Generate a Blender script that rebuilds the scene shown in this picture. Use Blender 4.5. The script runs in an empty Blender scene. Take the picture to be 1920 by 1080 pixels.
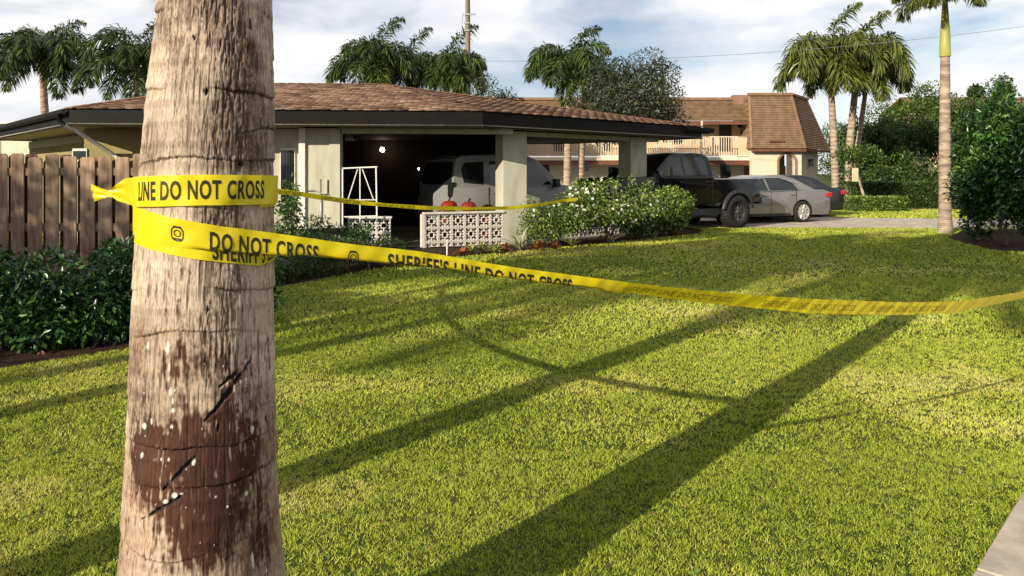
import bpy, bmesh, math, random
import numpy as np
from mathutils import Vector, Matrix
R = math.radians
rng = np.random.default_rng(7)
random.seed(7)
S = bpy.context.scene
COL = S.collection

# ------------------------------------------------------------ camera, sky, sun, exposure
F = 1371.0; CX = 960.0; HY = 322.0; EYE = 1.6      # focal length, centre, horizon in photo pixels; eye height
cam_d = bpy.data.cameras.new('camera'); cam = bpy.data.objects.new('camera', cam_d); COL.objects.link(cam)
cam.location = (0, 0, EYE); cam.rotation_euler = (R(90), 0, 0)
cam_d.sensor_width = 36; cam_d.lens = 36*F/1920; cam_d.shift_y = -(540-HY)/1920
cam_d.clip_start = 0.05; cam_d.clip_end = 900
S.camera = cam
SUN_EL = R(22); SUN_AZ = R(220)                     # azimuth clockwise from +Y
to_sun = Vector((math.sin(SUN_AZ)*math.cos(SUN_EL), math.cos(SUN_AZ)*math.cos(SUN_EL), math.sin(SUN_EL)))
sd = bpy.data.lights.new('sun', 'SUN'); so = bpy.data.objects.new('sun', sd); COL.objects.link(so)
sd.energy = 5.0; sd.angle = R(0.5); sd.color = (1.0, 0.905, 0.735)
so.rotation_euler = (-to_sun).to_track_quat('-Z', 'Y').to_euler(); so.location = (-8, -8, 20)
world = bpy.data.worlds.new('World'); S.world = world; world.use_nodes = True
def build_world():
    nt = world.node_tree; N = nt.nodes; L = nt.links; N.clear()
    out = N.new('ShaderNodeOutputWorld'); bg = N.new('ShaderNodeBackground')
    sky = N.new('ShaderNodeTexSky'); sky.sky_type = 'NISHITA'; sky.sun_disc = False
    sky.sun_elevation = SUN_EL; sky.sun_rotation = SUN_AZ; sky.air_density = 1.0; sky.dust_density = 0.3; sky.ozone_density = 2.5
    bg.inputs[1].default_value = 0.062
    tc = N.new('ShaderNodeTexCoord'); mp = N.new('ShaderNodeMapping'); mp.inputs['Scale'].default_value = (1, 1, 2.6)
    mp.inputs['Location'].default_value = (3.35, 1.2, 0.4)
    L.new(tc.outputs['Generated'], mp.inputs[0])
    n1 = N.new('ShaderNodeTexNoise'); n1.inputs['Scale'].default_value = 3.2; n1.inputs['Detail'].default_value = 7; n1.inputs['Roughness'].default_value = 0.55
    n1.inputs['Distortion'].default_value = 0.35
    L.new(mp.outputs[0], n1.inputs['Vector'])
    r1 = N.new('ShaderNodeValToRGB'); r1.color_ramp.elements[0].position = 0.34; r1.color_ramp.elements[1].position = 0.54; r1.color_ramp.elements[0].color = (.16, .16, .16, 1)
    L.new(n1.outputs[0], r1.inputs[0])
    n2 = N.new('ShaderNodeTexNoise'); n2.inputs['Scale'].default_value = 5.0; n2.inputs['Detail'].default_value = 5
    L.new(mp.outputs[0], n2.inputs['Vector'])
    r2 = N.new('ShaderNodeValToRGB')
    r2.color_ramp.elements[0].position = 0.36; r2.color_ramp.elements[0].color = (8.6, 8.7, 9.3, 1)
    r2.color_ramp.elements[1].position = 0.62; r2.color_ramp.elements[1].color = (10.9, 10.8, 10.7, 1)
    L.new(n2.outputs[0], r2.inputs[0])
    sm = N.new('ShaderNodeMixRGB'); sm.blend_type = 'MULTIPLY'; sm.inputs[0].default_value = 1
    sm.inputs[2].default_value = (1.0, 1.0, 1.0, 1)
    L.new(sky.outputs[0], sm.inputs[1])
    mx = N.new('ShaderNodeMixRGB'); L.new(r1.outputs[0], mx.inputs[0]); L.new(sm.outputs[0], mx.inputs[1]); L.new(r2.outputs[0], mx.inputs[2])
    L.new(mx.outputs[0], bg.inputs[0]); L.new(bg.outputs[0], out.inputs[0])
build_world()
S.view_settings.view_transform = 'Standard'; S.view_settings.look = 'None'
S.view_settings.exposure = 0.68; S.view_settings.gamma = 1.0; S.view_settings.use_curve_mapping = False
S.cycles.max_bounces = 6; S.cycles.transparent_max_bounces = 6

# ------------------------------------------------------------ helpers
def gp(x, y, z=0.0):
    """photo pixel -> point of the ground (or of the level z)"""
    D = F*(EYE-z)/(y-HY); return Vector(((x-CX)/F*D, D, z))
def pd(x, y, D):
    """photo pixel at depth D"""
    return Vector(((x-CX)/F*D, D, EYE-(y-HY)*D/F))

def tag(o, label=None, cat=None, group=None, kind=None):
    if label: o['label'] = label
    if cat: o['category'] = cat
    if group: o['group'] = group
    if kind: o['kind'] = kind
    return o
def empty(name, loc=(0, 0, 0), rz=0.0):
    o = bpy.data.objects.new(name, None); COL.objects.link(o); o.location = loc; o.rotation_euler = (0, 0, rz); o.empty_display_size = .2
    return o
def link(name, me, parent=None, loc=None, rot=None):
    o = bpy.data.objects.new(name, me); COL.objects.link(o); o.parent = parent
    if loc is not None: o.location = loc
    if rot is not None: o.rotation_euler = rot
    return o
def copy_tree(o, parent=None):
    c = o.copy(); COL.objects.link(c); c.parent = parent
    for ch in list(o.children): copy_tree(ch, c)
    return c

class MB:
    def __init__(s): s.v = []; s.f = []; s.sm = []
    def add(s, vs, fs, smooth=False):
        n = len(s.v); s.v += [tuple(p) for p in vs]; s.f += [tuple(i+n for i in f) for f in fs]; s.sm += [smooth]*len(fs); return s
    def box(s, a, b, M=None):
        x0, y0, z0 = a; x1, y1, z1 = b
        vs = [Vector(p) for p in ((x0,y0,z0),(x1,y0,z0),(x1,y1,z0),(x0,y1,z0),(x0,y0,z1),(x1,y0,z1),(x1,y1,z1),(x0,y1,z1))]
        if M is not None: vs = [M @ p for p in vs]
        return s.add(vs, [(0,3,2,1),(4,5,6,7),(0,1,5,4),(1,2,6,5),(2,3,7,6),(3,0,4,7)])
    def bar(s, p, q, w, h, up=Vector((0,0,1))):
        """box beam from p to q; w across, h along up"""
        p = Vector(p); q = Vector(q); d = (q-p).normalized(); side = d.cross(up)
        if side.length < 1e-4: side = Vector((1,0,0))
        side.normalize(); u = side.cross(d).normalized()
        vs = [c+side*(a*w/2)+u*(b*h/2) for c in (p, q) for a, b in ((-1,-1),(1,-1),(1,1),(-1,1))]
        return s.add(vs, [(0,3,2,1),(4,5,6,7),(0,1,5,4),(1,2,6,5),(2,3,7,6),(3,0,4,7)])
    def tube(s, pts, rad, n=8, cap=True):
        pts = [Vector(p) for p in pts]; m = len(pts)
        if not hasattr(rad, '__len__'): rad = [rad]*m
        vs = []; ref = Vector((0,0,1))
        for i, p in enumerate(pts):
            d = (pts[min(i+1, m-1)]-pts[max(i-1, 0)]).normalized()
            a = d.cross(ref)
            if a.length < .05: a = d.cross(Vector((1,0,0)))
            a.normalize(); b = d.cross(a)
            for k in range(n):
                t = 2*math.pi*k/n; vs.append(p+(a*math.cos(t)+b*math.sin(t))*rad[i])
        fs = [(i*n+k, i*n+(k+1)%n, (i+1)*n+(k+1)%n, (i+1)*n+k) for i in range(m-1) for k in range(n)]
        base = len(s.v); s.add(vs, fs, True)
        if cap: s.f += [tuple(base+k for k in range(n)), tuple(base+(m-1)*n+k for k in range(n))[::-1]]; s.sm += [False, False]
        return s
    def lathe(s, prof, n=20, M=None, axis='z'):
        vs = []
        for r, z in prof:
            for k in range(n):
                t = 2*math.pi*k/n
                p = Vector((r*math.cos(t), r*math.sin(t), z)) if axis == 'z' else Vector((r*math.cos(t), z, r*math.sin(t)))
                vs.append(M @ p if M is not None else p)
        m = len(prof)
        return s.add(vs, [(i*n+k, i*n+(k+1)%n, (i+1)*n+(k+1)%n, (i+1)*n+k) for i in range(m-1) for k in range(n)], True)
    def poly(s, pts, thick=0.0, nrm=None):
        """flat polygon, optionally given depth along -nrm"""
        pts = [Vector(p) for p in pts]; n = len(pts)
        if not thick: return s.add(pts, [tuple(range(n))])
        if nrm is None:
            nrm = Vector((0,0,0))
            for i in range(n): nrm += pts[i].cross(pts[(i+1)%n])
        nrm = Vector(nrm).normalized()
        back = [p-nrm*thick for p in pts]
        return s.add(pts+back, [tuple(range(n)), tuple(range(n, 2*n))[::-1]]+[(i, i+n, (i+1)%n+n, (i+1)%n) for i in range(n)])
    def mesh(s, name, mat):
        me = bpy.data.meshes.new(name); me.from_pydata(s.v, [], s.f)
        me.polygons.foreach_set('use_smooth', s.sm); me.update()
        if mat: me.materials.append(mat)
        return me
    def build(s, name, mat, parent=None, loc=None, rot=None, bevel=0):
        o = link(name, s.mesh(name, mat), parent, loc, rot)
        if bevel:
            b = o.modifiers.new('bevel', 'BEVEL'); b.width = bevel; b.segments = 2; b.limit_method = 'ANGLE'
        return o

def np_mesh(name, verts, faces, mat, attrs=None, smooth=False):
    """verts (n,3) array; faces (m,k) array of the same corner count"""
    me = bpy.data.meshes.new(name); n = len(verts); m, k = faces.shape
    me.vertices.add(n); me.vertices.foreach_set('co', np.ascontiguousarray(verts, dtype=np.float32).ravel())
    me.loops.add(m*k); me.loops.foreach_set('vertex_index', np.ascontiguousarray(faces, dtype=np.int32).ravel())
    me.polygons.add(m); me.polygons.foreach_set('loop_start', np.arange(0, m*k, k, dtype=np.int32))
    me.polygons.foreach_set('loop_total', np.full(m, k, dtype=np.int32))
    if smooth: me.polygons.foreach_set('use_smooth', np.ones(m, dtype=bool))
    me.update(calc_edges=True)
    for an, arr in (attrs or {}).items():
        at = me.attributes.new(an, 'FLOAT', 'POINT'); at.data.foreach_set('value', np.ascontiguousarray(arr, dtype=np.float32))
    if mat: me.materials.append(mat)
    return me

# ------------------------------------------------------------ materials
MATS = {}
def mat(name, col, rough=0.7, spec=0.4, metal=0.0, col2=None, scale=6.0, bump=0.0, bscale=40.0, detail=5, attr=None, attr_cols=None,
        coords='Object', stretch=None, emit=None, transl=0.0, coat=0.0, lo=0.35, hi=0.65):
    if name in MATS: return MATS[name]
    m = bpy.data.materials.new(name); m.use_nodes = True; MATS[name] = m
    nt = m.node_tree; N = nt.nodes; L = nt.links; b = N['Principled BSDF']; out = N['Material Output']
    b.inputs['Roughness'].default_value = rough; b.inputs['Specular IOR Level'].default_value = spec; b.inputs['Metallic'].default_value = metal
    b.inputs['Coat Weight'].default_value = coat
    b.inputs['Base Color'].default_value = (*col, 1)
    tc = N.new('ShaderNodeTexCoord'); src = tc.outputs['Object' if coords == 'World' else coords]
    if coords == 'World':
        src = N.new('ShaderNodeNewGeometry').outputs['Position']
    if stretch:
        mp = N.new('ShaderNodeMapping'); mp.inputs['Scale'].default_value = stretch; L.new(src, mp.inputs[0]); src = mp.outputs[0]
    c = None
    if col2 is not None:
        n = N.new('ShaderNodeTexNoise'); n.inputs['Scale'].default_value = scale; n.inputs['Detail'].default_value = detail; n.inputs['Roughness'].default_value = .6; L.new(src, n.inputs['Vector'])
        r = N.new('ShaderNodeMapRange'); r.inputs[1].default_value = lo; r.inputs[2].default_value = hi; L.new(n.outputs[0], r.inputs[0])
        x = N.new('ShaderNodeMixRGB'); x.inputs[1].default_value = (*col, 1); x.inputs[2].default_value = (*col2, 1); L.new(r.outputs[0], x.inputs[0]); c = x.outputs[0]
    if attr:
        a = N.new('ShaderNodeAttribute'); a.attribute_name = attr
        r = N.new('ShaderNodeValToRGB'); els = r.color_ramp.elements
        while len(els) < len(attr_cols): els.new(.5)
        for e, (p, cc) in zip(els, attr_cols): e.position = p; e.color = (*cc, 1)
        L.new(a.outputs['Fac'], r.inputs[0])
        if c is not None:
            x = N.new('ShaderNodeMixRGB'); x.blend_type = 'MULTIPLY'; x.inputs[0].default_value = 1; L.new(r.outputs[0], x.inputs[1]); L.new(c, x.inputs[2]); c = x.outputs[0]
        else: c = r.outputs[0]
    if c is not None: L.new(c, b.inputs['Base Color'])
    if bump:
        n = N.new('ShaderNodeTexNoise'); n.inputs['Scale'].default_value = bscale; n.inputs['Detail'].default_value = 6; L.new(src, n.inputs['Vector'])
        bp = N.new('ShaderNodeBump'); bp.inputs['Strength'].default_value = bump; bp.inputs['Distance'].default_value = .01; L.new(n.outputs[0], bp.inputs['Height']); L.new(bp.outputs[0], b.inputs['Normal'])
    if emit:
        b.inputs['Emission Color'].default_value = (*emit[0], 1); b.inputs['Emission Strength'].default_value = emit[1]
    if transl:
        t = N.new('ShaderNodeBsdfTranslucent'); ms = N.new('ShaderNodeMixShader'); ms.inputs[0].default_value = transl
        if c is not None: L.new(c, t.inputs[0])
        else: t.inputs[0].default_value = (*col, 1)
        L.new(b.outputs[0], ms.inputs[1]); L.new(t.outputs[0], ms.inputs[2]); L.new(ms.outputs[0], out.inputs[0])
    return m
def leafmat(name, dark, mid, light, transl=.25, rough=.45, spec=.5):
    return mat(name, mid, rough=rough, spec=spec, attr='tint', attr_cols=[(0, dark), (.5, mid), (1, light)], col2=(.65, .65, .65), scale=1.3, lo=.4, hi=.6, coords='World', transl=transl) if False else \
        mat(name, (1, 1, 1), rough=rough, spec=spec, attr='tint', attr_cols=[(0, dark), (.5, mid), (1, light)], col2=(.55, .6, .6), scale=1.3, coords='World', transl=transl)

M_wall = mat('cream_stucco', (.41, .395, .31), .9, .2, col2=(.29, .275, .20), scale=4, stretch=(1, 1, .3), bump=.4, bscale=90, lo=.42, hi=.75)
M_yellow = mat('ochre_stucco', (.26, .21, .09), .9, .2, col2=(.21, .17, .075), scale=1.5, bump=.3, bscale=120)
M_trim = mat('black_brown_paint', (.004, .0035, .0035), .6, .12, col2=(.007, .006, .0055), scale=3)
M_soffit = mat('cream_soffit', (.42, .38, .29), .8, .2, col2=(.36, .33, .25), scale=2)
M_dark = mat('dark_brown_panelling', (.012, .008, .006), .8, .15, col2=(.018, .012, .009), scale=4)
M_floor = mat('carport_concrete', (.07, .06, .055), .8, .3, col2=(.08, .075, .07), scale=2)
M_deck = mat('roof_underlay', (.08, .045, .03), .9, .1, col2=(.05, .03, .02), scale=3)
M_shingle = mat('brown_asphalt_shingle', (1, 1, 1), .92, .15, attr='tint', attr_cols=[(0, (.04, .02, .013)), (.5, (.125, .074, .05)), (1, (.28, .18, .125))], col2=(.7, .7, .7), scale=9, bump=.5, bscale=150, coords='World')
M_block = mat('painted_breeze_block', (.56, .52, .46), .85, .2, col2=(.46, .42, .36), scale=8, bump=.3, bscale=90)
M_white = mat('weathered_white_paint', (.62, .60, .54), .6, .3, col2=(.5, .48, .42), scale=9)
M_fence = mat('weathered_fence_wood', (.36, .25, .17), .85, .2, col2=(.18, .11, .07), scale=3.0, stretch=(9, 9, 1), bump=.5, bscale=9, coords='World', lo=.3, hi=.7)
M_fence2 = mat('dark_fence_wood', (.20, .10, .06), .85, .2, col2=(.075, .036, .022), scale=3.0, stretch=(9, 9, 1), bump=.5, bscale=9, coords='World')
M_conc = mat('pale_concrete', (.47, .40, .32), .85, .25, col2=(.26, .22, .18), scale=2.6, bump=.3, bscale=70, coords='World')
M_asph = mat('asphalt', (.07, .068, .066), .9, .2, col2=(.05, .05, .05), scale=2, bump=.4, bscale=60, coords='World')
M_mulch = mat('mulch', (.022, .013, .009), .95, .1, col2=(.055, .032, .02), scale=18, bump=1, bscale=60, coords='World')
M_black = mat('black_plastic', (.012, .012, .013), .5, .4, col2=(.018, .018, .019), scale=5)
M_rubber = mat('tyre_rubber', (.014, .014, .014), .85, .2, col2=(.022, .021, .02), scale=12)
M_glass = mat('tinted_glass', (.010, .012, .014), .06, .6, col2=(.014, .016, .018), scale=2)
M_metal = mat('galvanised_metal', (.4, .4, .4), .4, .5, .8, col2=(.3, .3, .3), scale=8)

# ------------------------------------------------------------ ground
HOUSE_A = Vector((-8.6, 14.2)); HOUSE_C = Vector((-.6, 14.8)); HOUSE_F = Vector((5.2, 20.0)); HOUSE_F2 = Vector((1.9, 23.7)); HOUSE_B2 = Vector((-9, 25.5)); HOUSE_A2 = Vector((-15.0, 21.0))
def grass_ground():
    m = bpy.data.materials.new('lawn_soil'); m.use_nodes = True; nt = m.node_tree; N = nt.nodes; L = nt.links; b = N['Principled BSDF']
    b.inputs['Roughness'].default_value = .95; b.inputs['Specular IOR Level'].default_value = .1
    g = N.new('ShaderNodeNewGeometry')
    n1 = N.new('ShaderNodeTexNoise'); n1.inputs['Scale'].default_value = .55; n1.inputs['Detail'].default_value = 6; n1.inputs['Roughness'].default_value = .6; L.new(g.outputs['Position'], n1.inputs['Vector'])
    r1 = N.new('ShaderNodeValToRGB'); e = r1.color_ramp.elements
    e[0].position = .36; e[0].color = (.035, .055, .008, 1); e[1].position = .68; e[1].color = (.085, .08, .025, 1); x = e.new(.5); x.color = (.055, .072, .012, 1)
    L.new(n1.outputs[0], r1.inputs[0])
    n2 = N.new('ShaderNodeTexNoise'); n2.inputs['Scale'].default_value = 45; n2.inputs['Detail'].default_value = 4; L.new(g.outputs['Position'], n2.inputs['Vector'])
    r2 = N.new('ShaderNodeMapRange'); r2.inputs[1].default_value = .3; r2.inputs[2].default_value = .7; r2.inputs[3].default_value = .5; r2.inputs[4].default_value = 1.15; L.new(n2.outputs[0], r2.inputs[0])
    mx = N.new('ShaderNodeMixRGB'); mx.blend_type = 'MULTIPLY'; mx.inputs[0].default_value = 1; L.new(r1.outputs[0], mx.inputs[1]); L.new(r2.outputs[0], mx.inputs[2]); L.new(mx.outputs[0], b.inputs['Base Color'])
    return m
M_lawn = grass_ground()
tag(MB().poly([(-400, -60, 0), (400, -60, 0), (400, 500, 0), (-400, 500, 0)]).build('ground', M_lawn), kind='structure')
path_edge = [gp(1830, 1080), gp(1920, 930)]
pe_d = (path_edge[1]-path_edge[0]).normalized()
pe0 = path_edge[0]-pe_d*6; pe1 = path_edge[0]+pe_d*40; pe_n = Vector((pe_d.y, -pe_d.x, 0))
def side_of_path(x, y): return (x-pe0.x)*pe_n.x+(y-pe0.y)*pe_n.y
pth = empty('path'); pth['kind'] = 'structure'
k = 0
tag(MB().poly([pe0+Vector((0,0,.003))+pe_n*.02, pe0+pe_n*1.5+Vector((0,0,.003)), pe1+pe_n*1.5+Vector((0,0,.003)), pe1+pe_n*.02+Vector((0,0,.003))][::-1]).build('bedding', M_mulch, pth))
for k in range(20):                                      # separate slabs with open joints
    a = pe0+pe_d*(k*1.5+.008); c = pe0+pe_d*((k+1)*1.5-.008)
    up = Vector((0, 0, .03)); MB().poly([a+up, a+pe_n*1.5+up, c+pe_n*1.5+up, c+up][::-1], .03, Vector((0, 0, 1))).build('paving_slab', M_conc, pth, bevel=.006)

bed_edge = [gp(-250, 740), gp(0, 692), gp(245, 652), Vector((-3.35, 8.2, 0)), gp(520, 540), gp(700, 505), gp(860, 481), gp(1060, 463), gp(1310, 438), gp(1322, 431)]
bed_poly = bed_edge+[Vector((5.0, 20.9, 0)), Vector((3.2, 18.9, 0)), Vector((-.6, 15.9, 0)), Vector((-12, 16, 0)), Vector((-12, 6, 0))]
zz = Vector((0, 0, .004))
tag(MB().poly([p+zz for p in bed_poly]).build('garden_bed', M_mulch), kind='structure')
def inpoly(px, py, poly):
    ins = np.zeros(px.shape, bool); n = len(poly)
    for i in range(n):
        x0, y0 = poly[i][0], poly[i][1]; x1, y1 = poly[(i+1) % n][0], poly[(i+1) % n][1]
        c = ((y0 > py) != (y1 > py)) & (px < (x1-x0)*(py-y0)/((y1-y0) if y1 != y0 else 1e-9)+x0); ins ^= c
    return ins
drive_poly = [(-7, 20.7), (5.2, 20.9), (8.5, 20.9), (14.5, 20.5), (30, 19.5), (60, 18), (60, 25), (30, 25), (15, 24.8), (11.2, 25.4), (9.5, 45.5), (-30, 45.5), (-30, 27), (-7, 26)]
tag(MB().poly([(x, y, .006) for x, y in drive_poly]).build('driveway', M_conc), kind='structure')
bed2 = [gp(1775, 446), gp(1815, 458), gp(1862, 470), gp(2100, 480), Vector((19, 14, 0)), Vector((21, 20, 0)), Vector((12.5, 20.2, 0))]
tag(MB().poly([p+zz for p in bed2]).build('soil_strip', M_mulch), kind='structure')

# lawn: every blade a real face, one object nobody could count
def vnoise(x, y, seed=0):
    r = np.random.default_rng(seed).random((256, 256)); xi = np.floor(x).astype(int); yi = np.floor(y).astype(int); fx = x-xi; fy = y-yi
    fx = fx*fx*(3-2*fx); fy = fy*fy*(3-2*fy); g = lambda a, b: r[a % 256, b % 256]
    return (g(xi, yi)*(1-fx)+g(xi+1, yi)*fx)*(1-fy)+(g(xi, yi+1)*(1-fx)+g(xi+1, yi+1)*fx)*fy
def fbm(x, y, seed=0, o=4):
    s = 0; a = .5; t = 0
    for i in range(o): s = s+a*vnoise(x*2**i, y*2**i, seed+i); t += a; a *= .5
    return s/t
def lawn_blades():
    V = []; T = []
    for (d0, d1, dens, h, w) in ((1.9, 4.2, 25000, .014, .0042), (4.2, 7.0, 11000, .017, .0062), (7.0, 11, 3300, .025, .011), (11, 21, 1000, .028, .022), (24.8, 31, 300, .04, .04)):
        wid = lambda d: .74*d+.55
        n = int((d1-d0)*(wid(d0)+wid(d1))*dens)
        y = np.sqrt(rng.random(n)*(d1**2-d0**2)+d0**2); x = (rng.random(n)*2-1)*wid(y)
        ok = ~inpoly(x, y, bed_poly) & ~inpoly(x, y, drive_poly) & ~inpoly(x, y, bed2) & ((((x-pe0.x)*pe_n.x+(y-pe0.y)*pe_n.y) < .015+.02*rng.random(n)))
        ok &= rng.random(n) < .15+1.3*vnoise(x*26, y*26, 5)
        x = x[ok]; y = y[ok]; n = len(x)
        patch = fbm(x*.55, y*.55, 11); dry = fbm(x*1.1+40, y*1.1, 17)
        hh = h*(.55+.8*rng.random(n))*(.5+.95*vnoise(x*24, y*24, 3)); ww = w*(.7+.6*rng.random(n))
        a = rng.random(n)*2*np.pi; lean = hh*(.25+1.1*rng.random(n)); b = rng.random(n)*2*np.pi
        p = np.stack([x, y, np.zeros(n)], 1); sd_ = np.stack([np.cos(a), np.sin(a), np.zeros(n)], 1)*ww[:, None]*.5
        tip = p+np.stack([np.cos(b)*lean, np.sin(b)*lean, hh], 1)
        V.append(np.stack([p-sd_, p+sd_, tip], 1).reshape(-1, 3))
        t = .47+.50*(patch-.5)+.8*(rng.random(n)-.5)*(.5+.5*rng.random(n))+np.clip((dry-.58)*2.0, 0, .28)
        T.append(np.repeat(np.clip(t, 0, 1), 3))
    V = np.concatenate(V); T = np.concatenate(T); Fc = np.arange(len(V)).reshape(-1, 3)
    m = mat('grass_blade', (1, 1, 1), .55, .25, attr='tint', attr_cols=[(0, (.115, .185, .013)), (.35, (.29, .375, .029)), (.6, (.50, .54, .070)), (.85, (.64, .62, .14)), (1, (.66, .55, .24))], transl=.35, col2=(.92, .92, .92), scale=.8, coords='World')
    o = link('lawn', np_mesh('lawn', V, Fc, m, {'tint': T})); tag(o, 'short sunlit mown grass with tree shadows across it', 'grass', kind='stuff')
    print('lawn tris', len(Fc))
lawn_blades()

# ------------------------------------------------------------ foliage
def leaf_arrays(P, Nrm, size, rs, aspect=.42, droop=0.0, spread=1.0):
    n = len(P); a = rs.normal(size=(n, 3))*spread+Nrm*.9; a[:, 2] -= droop; a /= np.linalg.norm(a, axis=1)[:, None]
    up = rs.normal(size=(n, 3))*.6+np.array([0, 0, 1.0]); s = np.cross(a, up); s /= (np.linalg.norm(s, axis=1)[:, None]+1e-6); nn = np.cross(s, a)
    L_ = (size*(.6+.7*rs.random(n)))[:, None] if np.ndim(size) else (size*(.6+.7*rs.random(n)))[:, None]
    v0 = P; v1 = P+a*L_*.5+s*L_*aspect*.5+nn*L_*.07; v2 = P+a*L_-nn*L_*.08; v3 = P+a*L_*.5-s*L_*aspect*.5+nn*L_*.07
    V = np.stack([v0, v1, v2, v3], 1).reshape(-1, 3); b = np.arange(n)[:, None]*4
    Fc = np.concatenate([b+np.array([[0, 1, 2]]), b+np.array([[0, 2, 3]])], 1).reshape(-1, 3)
    return V, Fc
def clump_points(blobs, n, rs, shell=.35):
    """blobs: list of (centre, radii); points mostly near the outside of each blob"""
    w = np.array([b[1][0]*b[1][1]+b[1][0]*b[1][2] for b in blobs]); w = w/w.sum(); idx = rs.choice(len(blobs), n, p=w)
    c = np.array([list(b[0]) for b in blobs])[idx]; r = np.array([list(b[1]) for b in blobs])[idx]
    d = rs.normal(size=(n, 3)); d /= np.linalg.norm(d, axis=1)[:, None]
    q = 1-shell*np.abs(rs.normal(size=n))*.8
    q = np.clip(q, .15, 1.12)
    return c+d*r*q[:, None], d, idx
def foliage(name, blobs, n, size, m, parent=None, seed=0, aspect=.42, droop=.1, floor=None, shell=.35, spread=1.0, tintr=.5):
    rs = np.random.default_rng(seed); P, d, idx = clump_points(blobs, n, rs, shell)
    if floor is not None: k_ = P[:, 2] > floor; P = P[k_]; d = d[k_]; idx = idx[k_]
    V, Fc = leaf_arrays(P, d, size, rs, aspect, droop, spread)
    bt = rs.random(len(blobs))
    t = np.clip(.5+(bt[idx]-.5)*.35+(rs.random(len(P))-.5)*tintr*1.6, 0, 1)
    return link(name, np_mesh(name, V, Fc, m, {'tint': np.repeat(t, 4)}), parent)
def rough_blobs(c, r, n, rs, sub=.38, flat=1.0):
    """a crown made of many smaller clumps over an ellipsoid"""
    out = []
    for i in range(n):
        d = rs.normal(size=3); d /= np.linalg.norm(d); q = rs.uniform(.35, .85)
        k_ = sub*rs.uniform(.65, 1.25)
        out.append(((c[0]+d[0]*r[0]*q, c[1]+d[1]*r[1]*q, c[2]+d[2]*r[2]*q), (r[0]*k_, r[1]*k_, r[2]*k_*flat)))
    return out
def limbs(mb, base, top, blobs, r0, rs, k=9):
    base = Vector(base); top = Vector(top); mid = (base+top)/2+Vector((rs.normal()*.08, rs.normal()*.08, 0))
    mb.tube([base, mid, top], [r0, r0*.85, r0*.7], 9)
    for b in [blobs[i] for i in rs.permutation(len(blobs))[:k]]:
        c = Vector(b[0]); m_ = top.lerp(c, .5)+Vector((rs.normal()*.15, rs.normal()*.15, .15)); st = base.lerp(top, rs.uniform(.75, 1))
        mb.tube([st, m_, c], [r0*.45, r0*.28, r0*.08], 6)
M_bark = mat('grey_bark', (.13, .10, .075), .9, .2, col2=(.07, .05, .038), scale=10, bump=.7, bscale=40)
def tree(name, x, y, h, r, label, cat, group, seed, m, leaf=.13, n=9000, trunk_r=.14, zc=None, sub=.36, nb=26, **kw):
    rs = np.random.default_rng(seed); root = empty(name, (x, y, 0)); tag(root, label, cat, group)
    zc = zc if zc is not None else h-r[2]*.95
    bl = rough_blobs((0, 0, zc), r, nb, rs, sub)
    mb = MB(); limbs(mb, (0, 0, 0), (0, 0, max(zc-r[2]*.6, .3)), bl, trunk_r, rs, 12); mb.build('trunk', M_bark, root)
    foliage('crown', bl, n, leaf, m, root, seed, floor=.05, **kw)
    return root
L_hedge = leafmat('hedge_leaf', (.008, .024, .006), (.024, .075, .014), (.12, .25, .04), rough=.35, spec=.6)
L_tree = leafmat('tree_leaf', (.018, .038, .008), (.045, .085, .012), (.10, .145, .022))
L_treeb = leafmat('bright_tree_leaf', (.025, .055, .008), (.07, .13, .014), (.15, .22, .025))
L_olive = leafmat('olive_leaf', (.025, .035, .016), (.055, .068, .03), (.11, .12, .06))
L_bush = leafmat('bush_leaf', (.035, .065, .010), (.14, .21, .03), (.34, .42, .08))
L_ixora = leafmat('shrub_leaf', (.02, .055, .012), (.05, .12, .022), (.13, .22, .05))
L_shade = leafmat('shade_leaf', (.02, .04, .01), (.04, .08, .02), (.08, .12, .03))
M_petal = mat('white_petal', (.82, .80, .66), .6, .3, col2=(.72, .70, .55), scale=20, transl=.2)

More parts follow.
